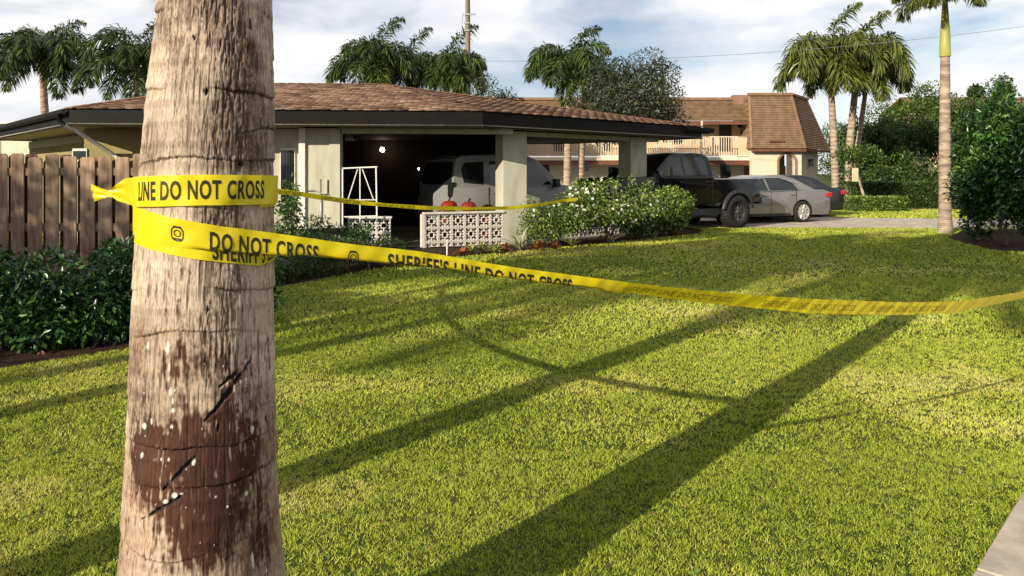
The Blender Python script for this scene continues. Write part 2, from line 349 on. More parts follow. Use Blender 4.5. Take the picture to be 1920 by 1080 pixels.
# ------------------------------------------------------------ palms
M_palmtrunk = mat('pale_palm_trunk', (.38, .30, .22), .85, .2, col2=(.17, .13, .10), scale=3, stretch=(1, 1, 3), bump=.5, bscale=14)
M_shaft = mat('green_crownshaft', (.22, .25, .05), .5, .4, col2=(.33, .27, .07), scale=3, stretch=(3, 3, .6))
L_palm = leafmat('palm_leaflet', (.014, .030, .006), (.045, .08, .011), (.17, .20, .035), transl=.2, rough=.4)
L_palmy = leafmat('yellowish_palm_leaflet', (.05, .07, .012), (.12, .15, .022), (.28, .27, .06), transl=.25, rough=.4)  # yellower, brighter leaflet colours for some of the palms
def frond_mesh(seed, e0, bend, L_=2.6, npair=58, leafl=.62, m=None, plume=.9, wid=.035):
    rs = np.random.default_rng(seed); V = []; Fc = []; T = []
    N_ = 24; pts = []; p = np.zeros(3); e = e0
    for i in range(N_+1):
        pts.append(p.copy()); p = p+np.array([math.cos(e), 0, math.sin(e)])*L_/N_; e -= bend/N_*(.55+1.1*i/N_)
    pts = np.array(pts)
    for i in range(N_):                                  # rachis
        t = i/N_; r0 = .022*(1-t)+.004; r1 = .022*(1-(i+1)/N_)+.004; b = len(V)
        for q, r in ((pts[i], r0), (pts[i+1], r1)):
            V += [q+np.array([0, -r, 0]), q+np.array([0, r, 0]), q+np.array([0, 0, r*1.2])]
        Fc += [(b, b+1, b+4), (b, b+4, b+3), (b+1, b+2, b+5), (b+1, b+5, b+4), (b+2, b, b+3), (b+2, b+3, b+5)]; T += [.85]*6
    for k in range(npair):
        t = .10+.9*(k+.5)/npair; f_ = t*N_; i = min(int(f_), N_-1); q = pts[i]+(pts[i+1]-pts[i])*(f_-i); tg = pts[i+1]-pts[i]; tg /= np.linalg.norm(tg)
        nrm = np.array([-tg[2], 0, tg[0]])
        ll = leafl*(math.sin(math.pi*min(1, (t*.86+.12)))**.55)*(1 if t < .93 else .8)
        for s in (-1, 1):
            for j in range(2):
                an = rs.normal()*plume*.55; d = np.array([0, s*math.cos(an), 0])+nrm*math.sin(an)*.9+tg*(.35+.45*t)+rs.normal(size=3)*.08; d /= np.linalg.norm(d)
                l = ll*rs.uniform(.75, 1.1); g = np.array([0, 0, -1.0]); w = wid*rs.uniform(.7, 1.2)
                a0 = q; a1 = q+d*l*.5+g*l*.06; a2 = a1+(d*.75+g*.75)*l*.5; sd_ = np.cross(d, g+rs.normal(size=3)*.5); sd_ /= np.linalg.norm(sd_)+1e-6
                b = len(V); V += [a0, a1-sd_*w/2, a1+sd_*w/2, a2]; Fc += [(b, b+1, b+2), (b+1, b+3, b+2)]; tv = rs.uniform(0, 1)*.75+.1; T += [tv]*4
    return np_mesh('frond', np.array(V), np.array(Fc), m, {'tint': np.array(T)})
FR = {}
def fronds(kind):
    if kind in FR: return FR[kind]
    o = []
    for i, (e0, bd) in enumerate(((82, 70), (66, 140), (50, 150), (34, 140), (14, 115), (-12, 75), (60, 175), (40, 160))):
        o.append(frond_mesh(100+i+(50 if kind == 'far' else 0), R(e0), R(bd), npair=58, m=L_palmy if kind == 'sunny' else L_palm, wid=.035 if kind == 'near' else .07, leafl=.70 if kind == 'near' else .78, plume=.7 if kind == 'near' else 1.25))
    FR[kind] = o; return o
def ring_trunk(mb, pts, rad, n=16, gap=.16, prom=.012):
    P = [Vector(p) for p in pts]; out = []; rr = []
    tot = sum((P[i+1]-P[i]).length for i in range(len(P)-1)); m = max(int(tot/gap), 4)
    for k in range(m+1):
        t = k/m*(len(P)-1); i = min(int(t), len(P)-2); f_ = t-i; p = P[i].lerp(P[i+1], f_); r = rad[i]*(1-f_)+rad[i+1]*f_
        d = (P[i+1]-P[i]).normalized()
        out += [p-d*.012, p, p+d*.02]; rr += [r, r+prom, r]
    mb.tube(out, rr, n)
def palm(x, y, h, label, group, seed, scale=1.0, nf=15, r=.16, lean=(0, 0), kind='far', shaft=.9, name='palm_tree', rz=0, wind=None, order=None):
    rs = np.random.default_rng(seed); root = empty(name, (x, y, 0)); tag(root, label, 'palm tree', group)
    top = Vector((lean[0], lean[1], h)); mid = Vector((lean[0]*.35, lean[1]*.35, h*.5))
    mb = MB(); ring_trunk(mb, [(0, 0, 0), (0, 0, .5), mid, top], [r*1.25, r, r*.95, r*.72]); mb.build('trunk', M_palmtrunk, root)
    tp = top+Vector((0, 0, shaft)); MB().tube([top-Vector((0, 0, .03)), top+Vector((0, 0, shaft*.3)), tp], [r*.9, r*.82, r*.38], 12).build('crownshaft', M_shaft, root)
    fs = fronds(kind)
    order = order or [0, 1, 2, 6, 7, 3, 2, 4, 1, 3, 5, 7, 6, 4, 3, 5, 2, 4, 6, 1]
    for i in range(nf):
        f_ = link('frond', fs[order[i % len(order)]], root, tp-Vector((0, 0, .12)), (0, rs.normal()*.08, i*2.399+rs.normal()*.25+rz)); sc = scale*rs.uniform(.85, 1.1); f_.scale = (sc, sc, sc)
        if wind is not None:
            f_.rotation_euler[1] += wind*.3*math.cos(f_.rotation_euler[2])
    return root

# ------------------------------------------------------------ the foreground palm
PC = (-.823, 1.98)
TR_Z = np.array([0, .25, .505, .62, .91, 1.2, 1.548, 1.776, 2.065, 2.6, 4, 6.6]); TR_R = np.array([.27, .238, .211, .200, .186, .178, .170, .162, .144, .14, .135, .115])
TR_X = np.array([-.013, -.013, -.012, -.014, -.013, -.009, 0, .011, .022, .03, .04, .05])
def tr(z): return np.interp(z, TR_Z, TR_R), PC[0]+np.interp(z, TR_Z, TR_X)
VIEW = math.atan2(-PC[0], PC[1])
def px2tr(x, y):
    z = EYE-(y-HY)*1.83/F
    for _ in range(3):
        r, cx = tr(z); dist = math.hypot(cx, PC[1]); c0 = math.atan2(cx, PC[1]); a = math.atan((x-CX)/F)-c0
        s = max(-1, min(1, math.sin(a)*dist/r)); ph = math.asin(s)-a-c0
        D = PC[1]-r*math.cos(ph); z = EYE-(y-HY)*D/F
    return ph, z
def near_palm():
    root = empty('palm_tree', (0, 0, 0)); tag(root, 'large weathered palm trunk in the foreground wrapped in yellow tape', 'palm tree')
    z = np.concatenate([np.linspace(0, .45, 50, endpoint=False), np.linspace(.45, 2.10, 640, endpoint=False), np.linspace(2.10, 6.6, 110)])
    th = np.concatenate([np.linspace(-math.pi, -1.35, 40, endpoint=False), np.linspace(-1.35, 2.05, 560, endpoint=False), np.linspace(2.05, math.pi, 24, endpoint=False)]); nth = len(th)
    ZZ, TT = np.meshgrid(z, th, indexing='ij'); r, cx = tr(ZZ)
    # periodic coordinates round the trunk
    def pn(fu, fz, seed, o=3):
        s = 0; a = .5; t = 0
        for i in range(o):
            u = (TT+math.pi)/(2*math.pi)*fu*2**i; period = int(fu*2**i)
            rg = np.random.default_rng(seed+i).random((period, 4096)); x = u; yv = ZZ*fz*2**i+50
            xi = np.floor(x).astype(int); yi = np.floor(yv).astype(int); fx = x-xi; fy = yv-yi; fx = fx*fx*(3-2*fx); fy = fy*fy*(3-2*fy)
            g = lambda p, q: rg[p % period, q % 4096]
            s = s+a*((g(xi, yi)*(1-fx)+g(xi+1, yi)*fx)*(1-fy)+(g(xi, yi+1)*(1-fx)+g(xi+1, yi+1)*fx)*fy); t += a; a *= .5
        return s/t
    fib = pn(190, 11, 1, 2); fib2 = pn(40, 5, 5, 3); big = pn(7, 3.2, 9, 4); fine = pn(150, 110, 13, 1); rough_m = pn(10, 6, 21, 4)
    # rows of leaf scars: wavy rings
    ring = np.zeros_like(ZZ); step = np.zeros_like(ZZ)
    ringz = [.18, .36, .50, .66, .81, .905, 1.03, 1.19, 1.30, 1.44, 1.62, 1.715, 1.80, 1.92, 2.02, 2.2, 2.35, 2.5]
    for i, rz_ in enumerate(ringz):
        w = rz_+(pn(4, .01, 60+i, 3)-.5)*.06+(fib-.5)*.006; dz = ZZ-w
        amp = np.clip((pn(6, .01, 90+i, 2)-.38)*3.2, 0, 1.2)
        ring += amp*np.exp(-(dz/.0035)**2); step += amp*np.where(dz < 0, np.exp(dz/.035), -np.exp(-dz/.03))*.5
    # weathered, fissured area right of the middle, high up; fissures anywhere the roughness is high
    ph_c = px2tr(455, 200)[0]; w1 = 1.25*np.exp(-((TT-ph_c+.10)/.42)**2)*np.clip((ZZ-1.35)/.12, 0, 1)*np.clip(.55+(pn(9, 7, 23, 3)-.42)*5, 0, 1)*(1+.6*np.exp(-((ZZ-1.9)/.14)**2))
    w2 = np.clip((rough_m-.47)*6, 0, 1)*.9
    wx = np.clip(w1*.95+w2*.55, 0, 1)
    cr = pn(170, 26, 31, 2); crack = np.clip((cr-.50)*9, 0, 1)*np.clip(wx*1.25, 0, 1)
    crack = np.maximum(crack, np.clip((pn(150, 10, 37, 2)-.66)*9, 0, 1)*.6)
    # big dark wet stain low on the trunk
    def blob(x, y, rx, ry):
        p, zc = px2tr(x, y); return np.exp(-(((TT-p)/rx)**2+((ZZ-zc)/ry)**2)**1.5)
    edge = (pn(14, 10, 41, 4)-.5)
    st = 1.1*blob(400, 900, .62, .15)+.8*blob(275, 850, .45, .07)+.7*blob(290, 900, .3, .10)+.9*blob(490, 1010, .16, .11)+blob(340, 830, .55, .07)+blob(430, 840, .5, .09)+.8*blob(400, 985, .5, .1)+.6*blob(300, 900, .5, .12)+.55*blob(360, 660, .6, .07)+.35*blob(380, 740, .7, .08)+.4*blob(330, 1060, .9, .03)
    drip = (pn(48, 2.2, 45, 2)-.5)*1.4
    grit = (cr-.5)*2.2+(pn(150, 120, 83, 1)-.5)*.7+(fib-.5)*.9; stain = np.clip((np.minimum(st, 1.3)*1.25+edge*1.7+drip*.65+grit*.9-.48)*1.3, 0, 1)
    # pale lichen specks
    lich = np.zeros_like(ZZ)
    sp = [(315, 652, 9, 16), (318, 690, 4, 12), (276, 650, 7, 12), (320, 735, 5, 10), (325, 770, 8, 6), (322, 800, 6, 5), (270, 800, 8, 9), (265, 853, 8, 9), (462, 678, 8, 8), (472, 805, 7, 12), (364, 868, 7, 9), (327, 930, 9, 8), (310, 942, 9, 6), (462, 925, 6, 7), (262, 985, 4, 8), (340, 928, 7, 5), (285, 790, 4, 8), (302, 862, 3, 5), (316, 862, 4, 5), (405, 932, 3, 3), (427, 950, 4, 3), (474, 1050, 5, 20), (500, 1070, 5, 5), (318, 710, 3, 8), (324, 752, 4, 8)]
    rs = np.random.default_rng(3)
    for _ in range(38): sp.append((rs.uniform(250, 480), rs.uniform(640, 1050), rs.uniform(1.2, 2.4), rs.uniform(1.5, 3.4)))
    lf = pn(230, 190, 19, 1); lf2 = pn(90, 80, 29, 1)
    for (x, y, a, b) in sp:
        p, zc = px2tr(x, y); lich = np.maximum(lich, np.clip((1.35*np.exp(-((TT-p)*.19/(a*.00100))**2-((ZZ-zc)/(b*.00115))**2)-.42-1.0*lf*lf2)*3.5, 0, 1))
    # slashes and holes
    cut = np.zeros_like(ZZ); lfa = pn(120, 90, 119, 2); lfb = pn(60, 50, 129, 1)
    def seg(x0, y0, x1, y1, w):
        p0, z0 = px2tr(x0, y0); p1, z1 = px2tr(x1, y1); ax = TT*.185; a0 = p0*.185; a1 = p1*.185
        dx = a1-a0; dz = z1-z0; L2 = dx*dx+dz*dz; t = np.clip(((ax-a0)*dx+(ZZ-z0)*dz)/L2, 0, 1)
        d = np.hypot(ax-a0-t*dx, ZZ-z0-t*dz); wv = w*.00080*(.35+.9*np.sin(np.pi*np.clip(t*.85+.1, 0, 1)))*(.45+1.0*fine+.5*fib)
        return np.clip((1.4-d/wv)-1.1*lfa*(.4+lfb), 0, 1)
    for s_ in ((470, 676, 384, 790, 7), (446, 697, 412, 726, 6), (366, 856, 303, 921, 6), (345, 928, 265, 974, 6), (409, 795, 409, 810, 5), (470, 38, 472, 56, 9), (362, 68, 364, 74, 6), (387, 166, 387, 176, 7), (453, 304, 453, 312, 9), (498, 778, 500, 792, 6), (468, 80, 464, 110, 4), (425, 110, 424, 122, 4), (226, 1045, 224, 1060, 7), (390, 575, 388, 590, 5)): cut = np.maximum(cut, seg(*s_))
    cracks = crack
    disp = .0009*(fib-.5)*2+.0010*(fib2-.5)*2+.006*(big-.5)-.0030*ring-.0065*step-.0026*cracks-.0025*wx*fine-.010*cut+.0012*lich
    band = pn(5, 24, 51, 3)-.5+.5*np.sin(ZZ*2*math.pi/.052+3*pn(5, .5, 55, 2)); disp = disp+.0009*band
    rr = r+disp
    x = cx+rr*np.sin(TT); y = PC[1]-rr*np.cos(TT)
    V = np.stack([x, y, ZZ], 2).reshape(-1, 3); nz = len(z)
    i = np.arange(nz-1)[:, None]*nth; j = np.arange(nth)[None, :]; j2 = (j+1) % nth
    Fc = np.stack([i+j, i+j2, i+nth+j2, i+nth+j], 2).reshape(-1, 4)
    m = bpy.data.materials.new('palm_bark'); m.use_nodes = True; nt = m.node_tree; N = nt.nodes; L = nt.links; b = N['Principled BSDF']
    b.inputs['Roughness'].default_value = .85; b.inputs['Specular IOR Level'].default_value = .2
    g = N.new('ShaderNodeTexCoord'); mp = N.new('ShaderNodeMapping'); mp.inputs['Scale'].default_value = (170, 170, 13); L.new(g.outputs['Object'], mp.inputs[0])
    n = N.new('ShaderNodeTexNoise'); n.inputs['Scale'].default_value = 1.5; n.inputs['Detail'].default_value = 7; n.inputs['Roughness'].default_value = .75; L.new(mp.outputs[0], n.inputs['Vector'])
    rp = N.new('ShaderNodeValToRGB'); e = rp.color_ramp.elements
    e[0].position = .36; e[0].color = (.10, .065, .045, 1); e[1].position = .64; e[1].color = (.60, .49, .38, 1); q = e.new(.44); q.color = (.44, .345, .26, 1)
    L.new(n.outputs[0], rp.inputs[0]); c = rp.outputs[0]
    n3 = N.new('ShaderNodeTexNoise'); n3.inputs['Scale'].default_value = 5; n3.inputs['Detail'].default_value = 6; L.new(g.outputs['Object'], n3.inputs['Vector'])
    r3 = N.new('ShaderNodeMapRange'); r3.inputs[1].default_value = .35; r3.inputs[2].default_value = .65; r3.inputs[3].default_value = .72; r3.inputs[4].default_value = 1.08; L.new(n3.outputs[0], r3.inputs[0])
    mm = N.new('ShaderNodeMixRGB'); mm.blend_type = 'MULTIPLY'; mm.inputs[0].default_value = 1; L.new(c, mm.inputs[1]); L.new(r3.outputs[0], mm.inputs[2]); c = mm.outputs[0]
    def over(c, an, colr, mode='MIX', k_=1.0):
        a = N.new('ShaderNodeAttribute'); a.attribute_name = an; mu = N.new('ShaderNodeMath'); mu.operation = 'MULTIPLY'; mu.inputs[1].default_value = k_; L.new(a.outputs['Fac'], mu.inputs[0])
        x_ = N.new('ShaderNodeMixRGB'); x_.blend_type = mode; x_.inputs[2].default_value = (*colr, 1); L.new(mu.outputs[0], x_.inputs[0]); L.new(c, x_.inputs[1]); return x_.outputs[0]
    c = over(c, 'weather', (.42, .36, .36), 'MULTIPLY', .85); n4 = N.new('ShaderNodeTexNoise'); n4.inputs['Scale'].default_value = 210; n4.inputs['Detail'].default_value = 5; mp4 = N.new('ShaderNodeMapping'); mp4.inputs['Scale'].default_value = (1, 1, .38); L.new(g.outputs['Object'], mp4.inputs[0]); L.new(mp4.outputs[0], n4.inputs['Vector'])
    r4 = N.new('ShaderNodeMapRange'); r4.inputs[1].default_value = .50; r4.inputs[2].default_value = .62; L.new(n4.outputs[0], r4.inputs[0]); aw = N.new('ShaderNodeAttribute'); aw.attribute_name = 'weather'
    m1 = N.new('ShaderNodeMath'); m1.operation = 'MULTIPLY_ADD'; m1.inputs[1].default_value = .65; m1.inputs[2].default_value = .28; L.new(aw.outputs['Fac'], m1.inputs[0]); m2 = N.new('ShaderNodeMath'); m2.operation = 'MULTIPLY'; m2.use_clamp = True; L.new(m1.outputs[0], m2.inputs[0]); L.new(r4.outputs[0], m2.inputs[1])
    x4 = N.new('ShaderNodeMixRGB'); x4.inputs[2].default_value = (.085, .055, .04, 1); L.new(m2.outputs[0], x4.inputs[0]); L.new(c, x4.inputs[1]); c = x4.outputs[0]
    c = over(c, 'damp', (.66, .55, .48), 'MULTIPLY', .8); c = over(c, 'stain', (.14, .06, .04), 'MULTIPLY', .97); c = over(c, 'crack', (.075, .042, .028), 'MIX', .85)
    c = over(c, 'ring', (.42, .34, .30), 'MULTIPLY', .8); c = over(c, 'lichen', (.50, .49, .43), 'MIX', .9); c = over(c, 'cut', (.012, .010, .009))
    L.new(c, b.inputs['Base Color'])
    bp = N.new('ShaderNodeBump'); bp.inputs['Strength'].default_value = .6; bp.inputs['Distance'].default_value = .0025; L.new(n.outputs[0], bp.inputs['Height']); L.new(bp.outputs[0], b.inputs['Normal'])
    link('trunk', np_mesh('trunk', V, Fc, m, {'damp': np.clip(np.clip((1.30-ZZ)/.2, 0, 1)*(.35+(pn(6, 5, 71, 4)-.4)*3)+drip*.25, 0, 1).ravel(), 'stain': stain.ravel(), 'crack': cracks.ravel(), 'lichen': lich.ravel(), 'cut': np.clip(cut*1.5, 0, 1).ravel(), 'weather': wx.ravel(), 'ring': np.clip(ring+np.clip(band*1.1-.25, 0, .45)*np.clip(.3+fib*1.2, 0, 1), 0, 1).ravel()}, smooth=True), root)
    top = Vector((PC[0]+.05, PC[1], 6.6)); MB().tube([top-Vector((0, 0, .05)), top+Vector((0, 0, .4)), top+Vector((0, 0, 1.2))], [.115, .12, .05], 16).build('crownshaft', M_shaft, root)
    fs = fronds('near')
    for i in range(15):
        f_ = link('frond', fs[[0, 1, 2, 6, 7, 3, 2, 4, 1, 3, 5, 7, 6, 4, 3][i]], root, top+Vector((0, 0, 1.1)), (0, 0, i*2.399+.4)); f_.scale = (1.05,)*3
near_palm()

# ------------------------------------------------------------ barrier tape
def plastic(name, col):
    m = mat(name, col, .32, .5, col2=tuple(c*.9 for c in col), scale=6, bump=.25, bscale=14, transl=.35); return m
M_tape = plastic('yellow_tape_plastic', (.84, .70, .015)); M_inkf = mat('faint_print', (.36, .28, .02), .5, .3, col2=(.42, .33, .02), scale=60); M_ink = mat('black_print', (.015, .012, .008), .5, .3, col2=(.03, .022, .01), scale=60)
TW = .076
def text_geo(body):
    cu = bpy.data.curves.new('t', 'FONT'); cu.body = body; cu.size = 1; cu.offset = .028; cu.resolution_u = 3; cu.space_character = 1.12
    ob = bpy.data.objects.new('t', cu); COL.objects.link(ob); bpy.context.view_layer.update()
    me = bpy.data.meshes.new_from_object(ob.evaluated_get(bpy.context.evaluated_depsgraph_get()))
    bm = bmesh.new(); bm.from_mesh(me); bmesh.ops.triangulate(bm, faces=bm.faces); bmesh.ops.subdivide_edges(bm, edges=[e for e in bm.edges if e.calc_length() > .25], cuts=2, use_grid_fill=False); bmesh.ops.triangulate(bm, faces=bm.faces)
    v = np.array([list(x.co)[:2] for x in bm.verts]); f = np.array([[q.index for q in x.verts] for x in bm.faces]); bm.free()
    bpy.data.objects.remove(ob); bpy.data.curves.remove(cu); bpy.data.meshes.remove(me)
    return v, f
T_FULL = text_geo("SHERIFF'S LINE DO NOT CROSS"); T_LINE = text_geo("LINE DO NOT CROSS"); T_DNC = text_geo("DO NOT CROSS"); T_SH = text_geo("SHERIFF'S LINE")
class Ribbon:
    """top edge points, outward normals, tilt (0 upright) and folded share along a path"""
    def __init__(s, P, Nn, k, tilt):
        s.P = np.array(P, float); s.N = np.array(Nn, float); s.k = np.array(k, float); s.t = np.array(tilt, float)
        s.s = np.concatenate([[0], np.cumsum(np.linalg.norm(np.diff(s.P, axis=0), axis=1))])
    def at(s, u, v, off=0.0):
        P = np.stack([np.interp(u, s.s, s.P[:, i]) for i in range(3)], -1); N_ = np.stack([np.interp(u, s.s, s.N[:, i]) for i in range(3)], -1)
        N_ /= np.linalg.norm(N_, axis=-1)[..., None]; k = np.interp(u, s.s, s.k); t = np.interp(u, s.s, s.t)
        front = v <= k; drop = np.where(front, v, k-(v-k)*.92)*TW; back = np.where(front, 0, -.0035)
        dn = np.stack([np.zeros_like(t), np.zeros_like(t), -np.cos(t)], -1)-N_*np.sin(t)[..., None]
        on = N_*np.cos(t)[..., None]+np.stack([np.zeros_like(t), np.zeros_like(t), -np.sin(t)], -1)
        wob = .0012*np.sin(u*37+v*3)+.0009*np.sin(u*83+1+v*5)
        return P+dn*drop[..., None]+on*(back+off+wob)[..., None]
    def build(s, name, parent, m, nv=9, step=.006):
        n = max(int(s.s[-1]/step), 8); u, v = np.meshgrid(np.linspace(0, s.s[-1], n), np.linspace(0, 1, nv), indexing='ij')
        V = s.at(u, v).reshape(-1, 3); i = np.arange(n-1)[:, None]*nv; j = np.arange(nv-1)[None, :]
        Fc = np.stack([i+j, i+j+1, i+nv+j+1, i+nv+j], 2).reshape(-1, 4)
        return link(name, np_mesh(name, V, Fc, m, smooth=True), parent)
    def text(s, geo, s0, length, parent, v0=.22, v1=.78, ink=None, name='printed_words', mirror=False, off=.0009, slant=0):
        v, f = geo; w = v[:, 0].max(); h = .72; x = v[:, 0]/w; yy = v[:, 1]/h
        if mirror: x = 1-x
        vv = v1-(v1-v0)*yy; u = s0+x*length+slant*yy
        V = s.at(u, vv, off); link(name, np_mesh(name, V, f, ink or M_ink), parent)
    def emblem(s, s0, parent, off=.0009):
        mb = []; vs = []; fs = []
        def ringp(cx_, cy_, rx, ry, w, n=18, sq=2.0):
            b = len(vs)
            for i in range(n):
                a = 2*math.pi*i/n; ca, sa = math.cos(a), math.sin(a); q = (abs(ca)**sq+abs(sa)**sq)**(-1/sq)
                vs.append((cx_+rx*ca*q, cy_+ry*sa*q)); vs.append((cx_+(rx-w)*ca*q, cy_+(ry-w)*sa*q))
            for i in range(n): a = b+2*i; c_ = b+2*((i+1) % n); fs.append((a, c_, c_+1)); fs.append((a, c_+1, a+1))
        ringp(0, 0, .016, .018, .003, sq=3); ringp(0, .002, .009, .009, .0025, sq=2)
        for q in (-.014, .016):
            b = len(vs); vs.extend([(-.010, q), (.010, q), (.010, q+.004), (-.010, q+.004)]); fs.extend([(b, b+1, b+2), (b, b+2, b+3)])
        v = np.array(vs); V = s.at(s0+v[:, 0], .5-v[:, 1]/TW, off); link('printed_badge', np_mesh('printed_badge', V, np.array(fs), M_ink), parent)
def wrap(ph0, ph1, zt, n=60, gap=.004, k=1.0):
    """zt: function of angle -> height of the top edge"""
    P = []; Nn = []
    for ph in np.linspace(ph0, ph1, n):
        z = zt(ph); r, cx = tr(z-.038); r = r+gap; nx = (math.sin(ph), -math.cos(ph), 0); P.append((cx+r*nx[0], PC[1]+r*nx[1], z)); Nn.append(nx)
    return P, Nn
def front_tape():
    root = empty('barrier_tape', (PC[0], PC[1], 1.4)); inv = Vector(root.location)
    tag(root, 'yellow printed barrier tape tied round the foreground palm trunk and sagging to the right', 'barrier tape')
    hold = empty('tmp')
    # upper band with its twisted tail
    zu = lambda ph: 1.565+.04*0+np.interp(ph, [-1.4, -.5, .3, 1.9], [1.574-1.565+.010, .024, .028, .024])
    P, Nn = wrap(-1.25, 3.6, zu, 90, .010)
    u = Ribbon(P, Nn, [1.0]*90, [0]*90); u.build('upper_band', hold, M_tape)
    s_of = lambda rb, x, y: min(range(len(rb.s)), key=lambda i: abs((CX+F*rb.P[i][0]/rb.P[i][1])-x)+(1e4 if rb.N[i][1] > .35 else 0))
    sl = u.s[s_of(u, 268, 358)]; sr = u.s[s_of(u, 494, 358)]
    u.text(T_LINE, sl-.028, sr-sl+.028, hold, .17, .78)
    # tail: leaves the trunk tangentially to the left, twists to a narrow neck and opens again
    a = Vector(P[0])+Vector((0, 0, 0)); tail = [(0, 0, 0, 1), (-.02, -.004, .004, .88), (-.042, -.006, .0, .55), (-.055, -.005, -.002, .30), (-.066, -.004, -.0, .22), (-.082, -.004, .002, .38), (-.11, 0, .004, .62)]
    vs = []; fs = []
    for i in range(41):
        t = i/40*(len(tail)-1); j = min(int(t), len(tail)-2); f_ = t-j; q = [tail[j][c]*(1-f_)+tail[j+1][c]*f_ for c in range(4)]
        tw = (i/40)*math.pi*.55; hw = TW*q[3]/2
        for jj in range(9):
            v = jj/8*2-1; pl = math.sin(v*7+i*.35)*.0045*(1-q[3]*.6)
            vs.append((a.x+q[0], a.y+q[1]+pl+v*hw*math.sin(tw)*.35, a.z-TW/2-v*hw+q[2]-i/40*.006))
    for i in range(40):
        for jj in range(8): b = i*9+jj; fs.append((b, b+1, b+10, b+9))
    link('twisted_tail', np_mesh('twisted_tail', np.array(vs), np.array(fs), M_tape, smooth=True), hold)
    # lower layer under the run: round the trunk, sloping down to the right
    zl = lambda ph: np.interp(ph, [-1.3, -.66, -.2, .4, 1.2, 2.0, 3.4, 5.0], [1.50, 1.49, 1.475, 1.455, 1.430, 1.44, 1.50, 1.55])
    P, Nn = wrap(-1.5, 5.0, zl, 120, .0045)
    lo = Ribbon(P, Nn, [1.0]*120, [0]*120); lo.build('lower_band', hold, M_tape)
    s1 = lo.s[s_of(lo, 400, 460)]; lo.text(T_SH, s1, .24, hold, .36, .92); lo.text(T_DNC, lo.s[s_of(lo, 270, 440)]-.16, .17, hold, .2, .85)
    # the run: over the lower layer on the trunk, then free to the right
    top_px = [(300, 392), (330, 396), (400, 407), (470, 417), (518, 426), (594, 439), (660, 453), (780, 468), (860, 484), (960, 501), (1060, 514), (1150, 526), (1240, 537), (1320, 545), (1400, 552), (1530, 561), (1700, 567), (1800, 565), (1915, 547), (2000, 528)]
    seen = [(300, 56), (518, 44), (594, 33), (660, 31), (780, 30), (860, 25), (960, 23), (1060, 21), (1150, 19), (1240, 22), (1400, 26), (1530, 29), (1700, 26), (1800, 24), (1915, 19), (2000, 17)]
    tx = [p[0] for p in top_px]; ty = [p[1] for p in top_px]
    zr = lambda ph: np.interp(ph, [-1.3, -.9, -.55, -.1, .35, .62], [1.514, 1.513, 1.505, 1.488, 1.472, 1.462])
    P, Nn = wrap(-1.28, .62, zr, 40, .0075); P = list(P); Nn = list(Nn); kk = [1.0]*40; tt = [0.0]*40
    kk = list(np.interp(np.arange(40), [0, 25, 39], [1, 1, .85]))
    x_end = CX+F*P[-1][0]/P[-1][1]; P0 = Vector(P[-1]); q0 = Vector((P0.x, P0.y)); q1 = Vector((3.35, 4.55)); n_ = Vector((q1.y-q0.y, -(q1.x-q0.x))).normalized(); n_ = n_ if n_.y < 0 else -n_
    y_off = (HY+F*(EYE-P0.z)/P0.y)-np.interp(x_end, tx, ty)
    for i in range(1, 121):
        t = i/120; q = q0.lerp(q1, t); x = CX+F*q.x/q.y; D = q.y
        y = np.interp(x, tx, ty)+y_off*max(0, 1-i/14); P.append((q.x, q.y, EYE-(y-HY)*D/F)); bl = min(1, i/8)
        Nn.append((Nn[39][0]*(1-bl)+n_.x*bl, Nn[39][1]*(1-bl)+n_.y*bl, 0)); full = TW*F/D; se = np.interp(x, [p[0] for p in seen], [p[1] for p in seen]); rat = min(1, se/full)
        if x < 1120: kk.append(max(.4, min(rat, 1))); tt.append(0)
        else:
            b2 = min(1, (x-1120)/90); kk.append(rat*(1-b2)+1.0*b2); tt.append(b2*math.acos(min(1, rat)))
    # smooth
    P = np.array(P)
    for _ in range(6): P[41:-1, 2] = (P[40:-2, 2]+P[41:-1, 2]*2+P[42:, 2])/4
    rn = Ribbon(P, Nn, kk, tt); rn.build('sagging_run', hold, M_tape)
    def s_at(x):
        xs = CX+F*rn.P[:, 0]/rn.P[:, 1]; return float(np.interp(x, xs[5:], rn.s[5:]))
    rn.text(T_DNC, s_at(392), s_at(597)-s_at(392), hold, .22, .82); rn.emblem(s_at(332), hold); rn.emblem(s_at(662), hold)
    rn.text(T_FULL, s_at(727), s_at(1073)-s_at(727), hold, .2, .80)
    [rn.text(T_FULL, s_at(a_), s_at(b_)-s_at(a_), hold, .3, .75, M_inkf) for a_, b_ in ((1175, 1385), (1440, 1610), (1640, 1780))]
    # from the trunk away to the sapling behind it
    b0 = wrap(1.2, 3.3, lambda ph: 1.575, 20, .006); P = list(b0[0]); Nn = list(b0[1]); e = Vector((-3.1, 7.6, 1.40)); st = Vector(P[-1])
    for i in range(1, 41):
        t = i/40; q = st.lerp(e, t); q.z -= .40*4*t*(1-t); P.append(tuple(q)); Nn.append((-.93, -.36, 0))
    rb = Ribbon(P, Nn, [.95]*len(P), [0]*20+[.2]*40); rb.build('rear_run', hold, M_tape, nv=5, step=.03)
    for ch in list(hold.children):
        ch.parent = root; ch.matrix_parent_inverse = Matrix.Translation(-inv)
    bpy.data.objects.remove(hold)
front_tape()
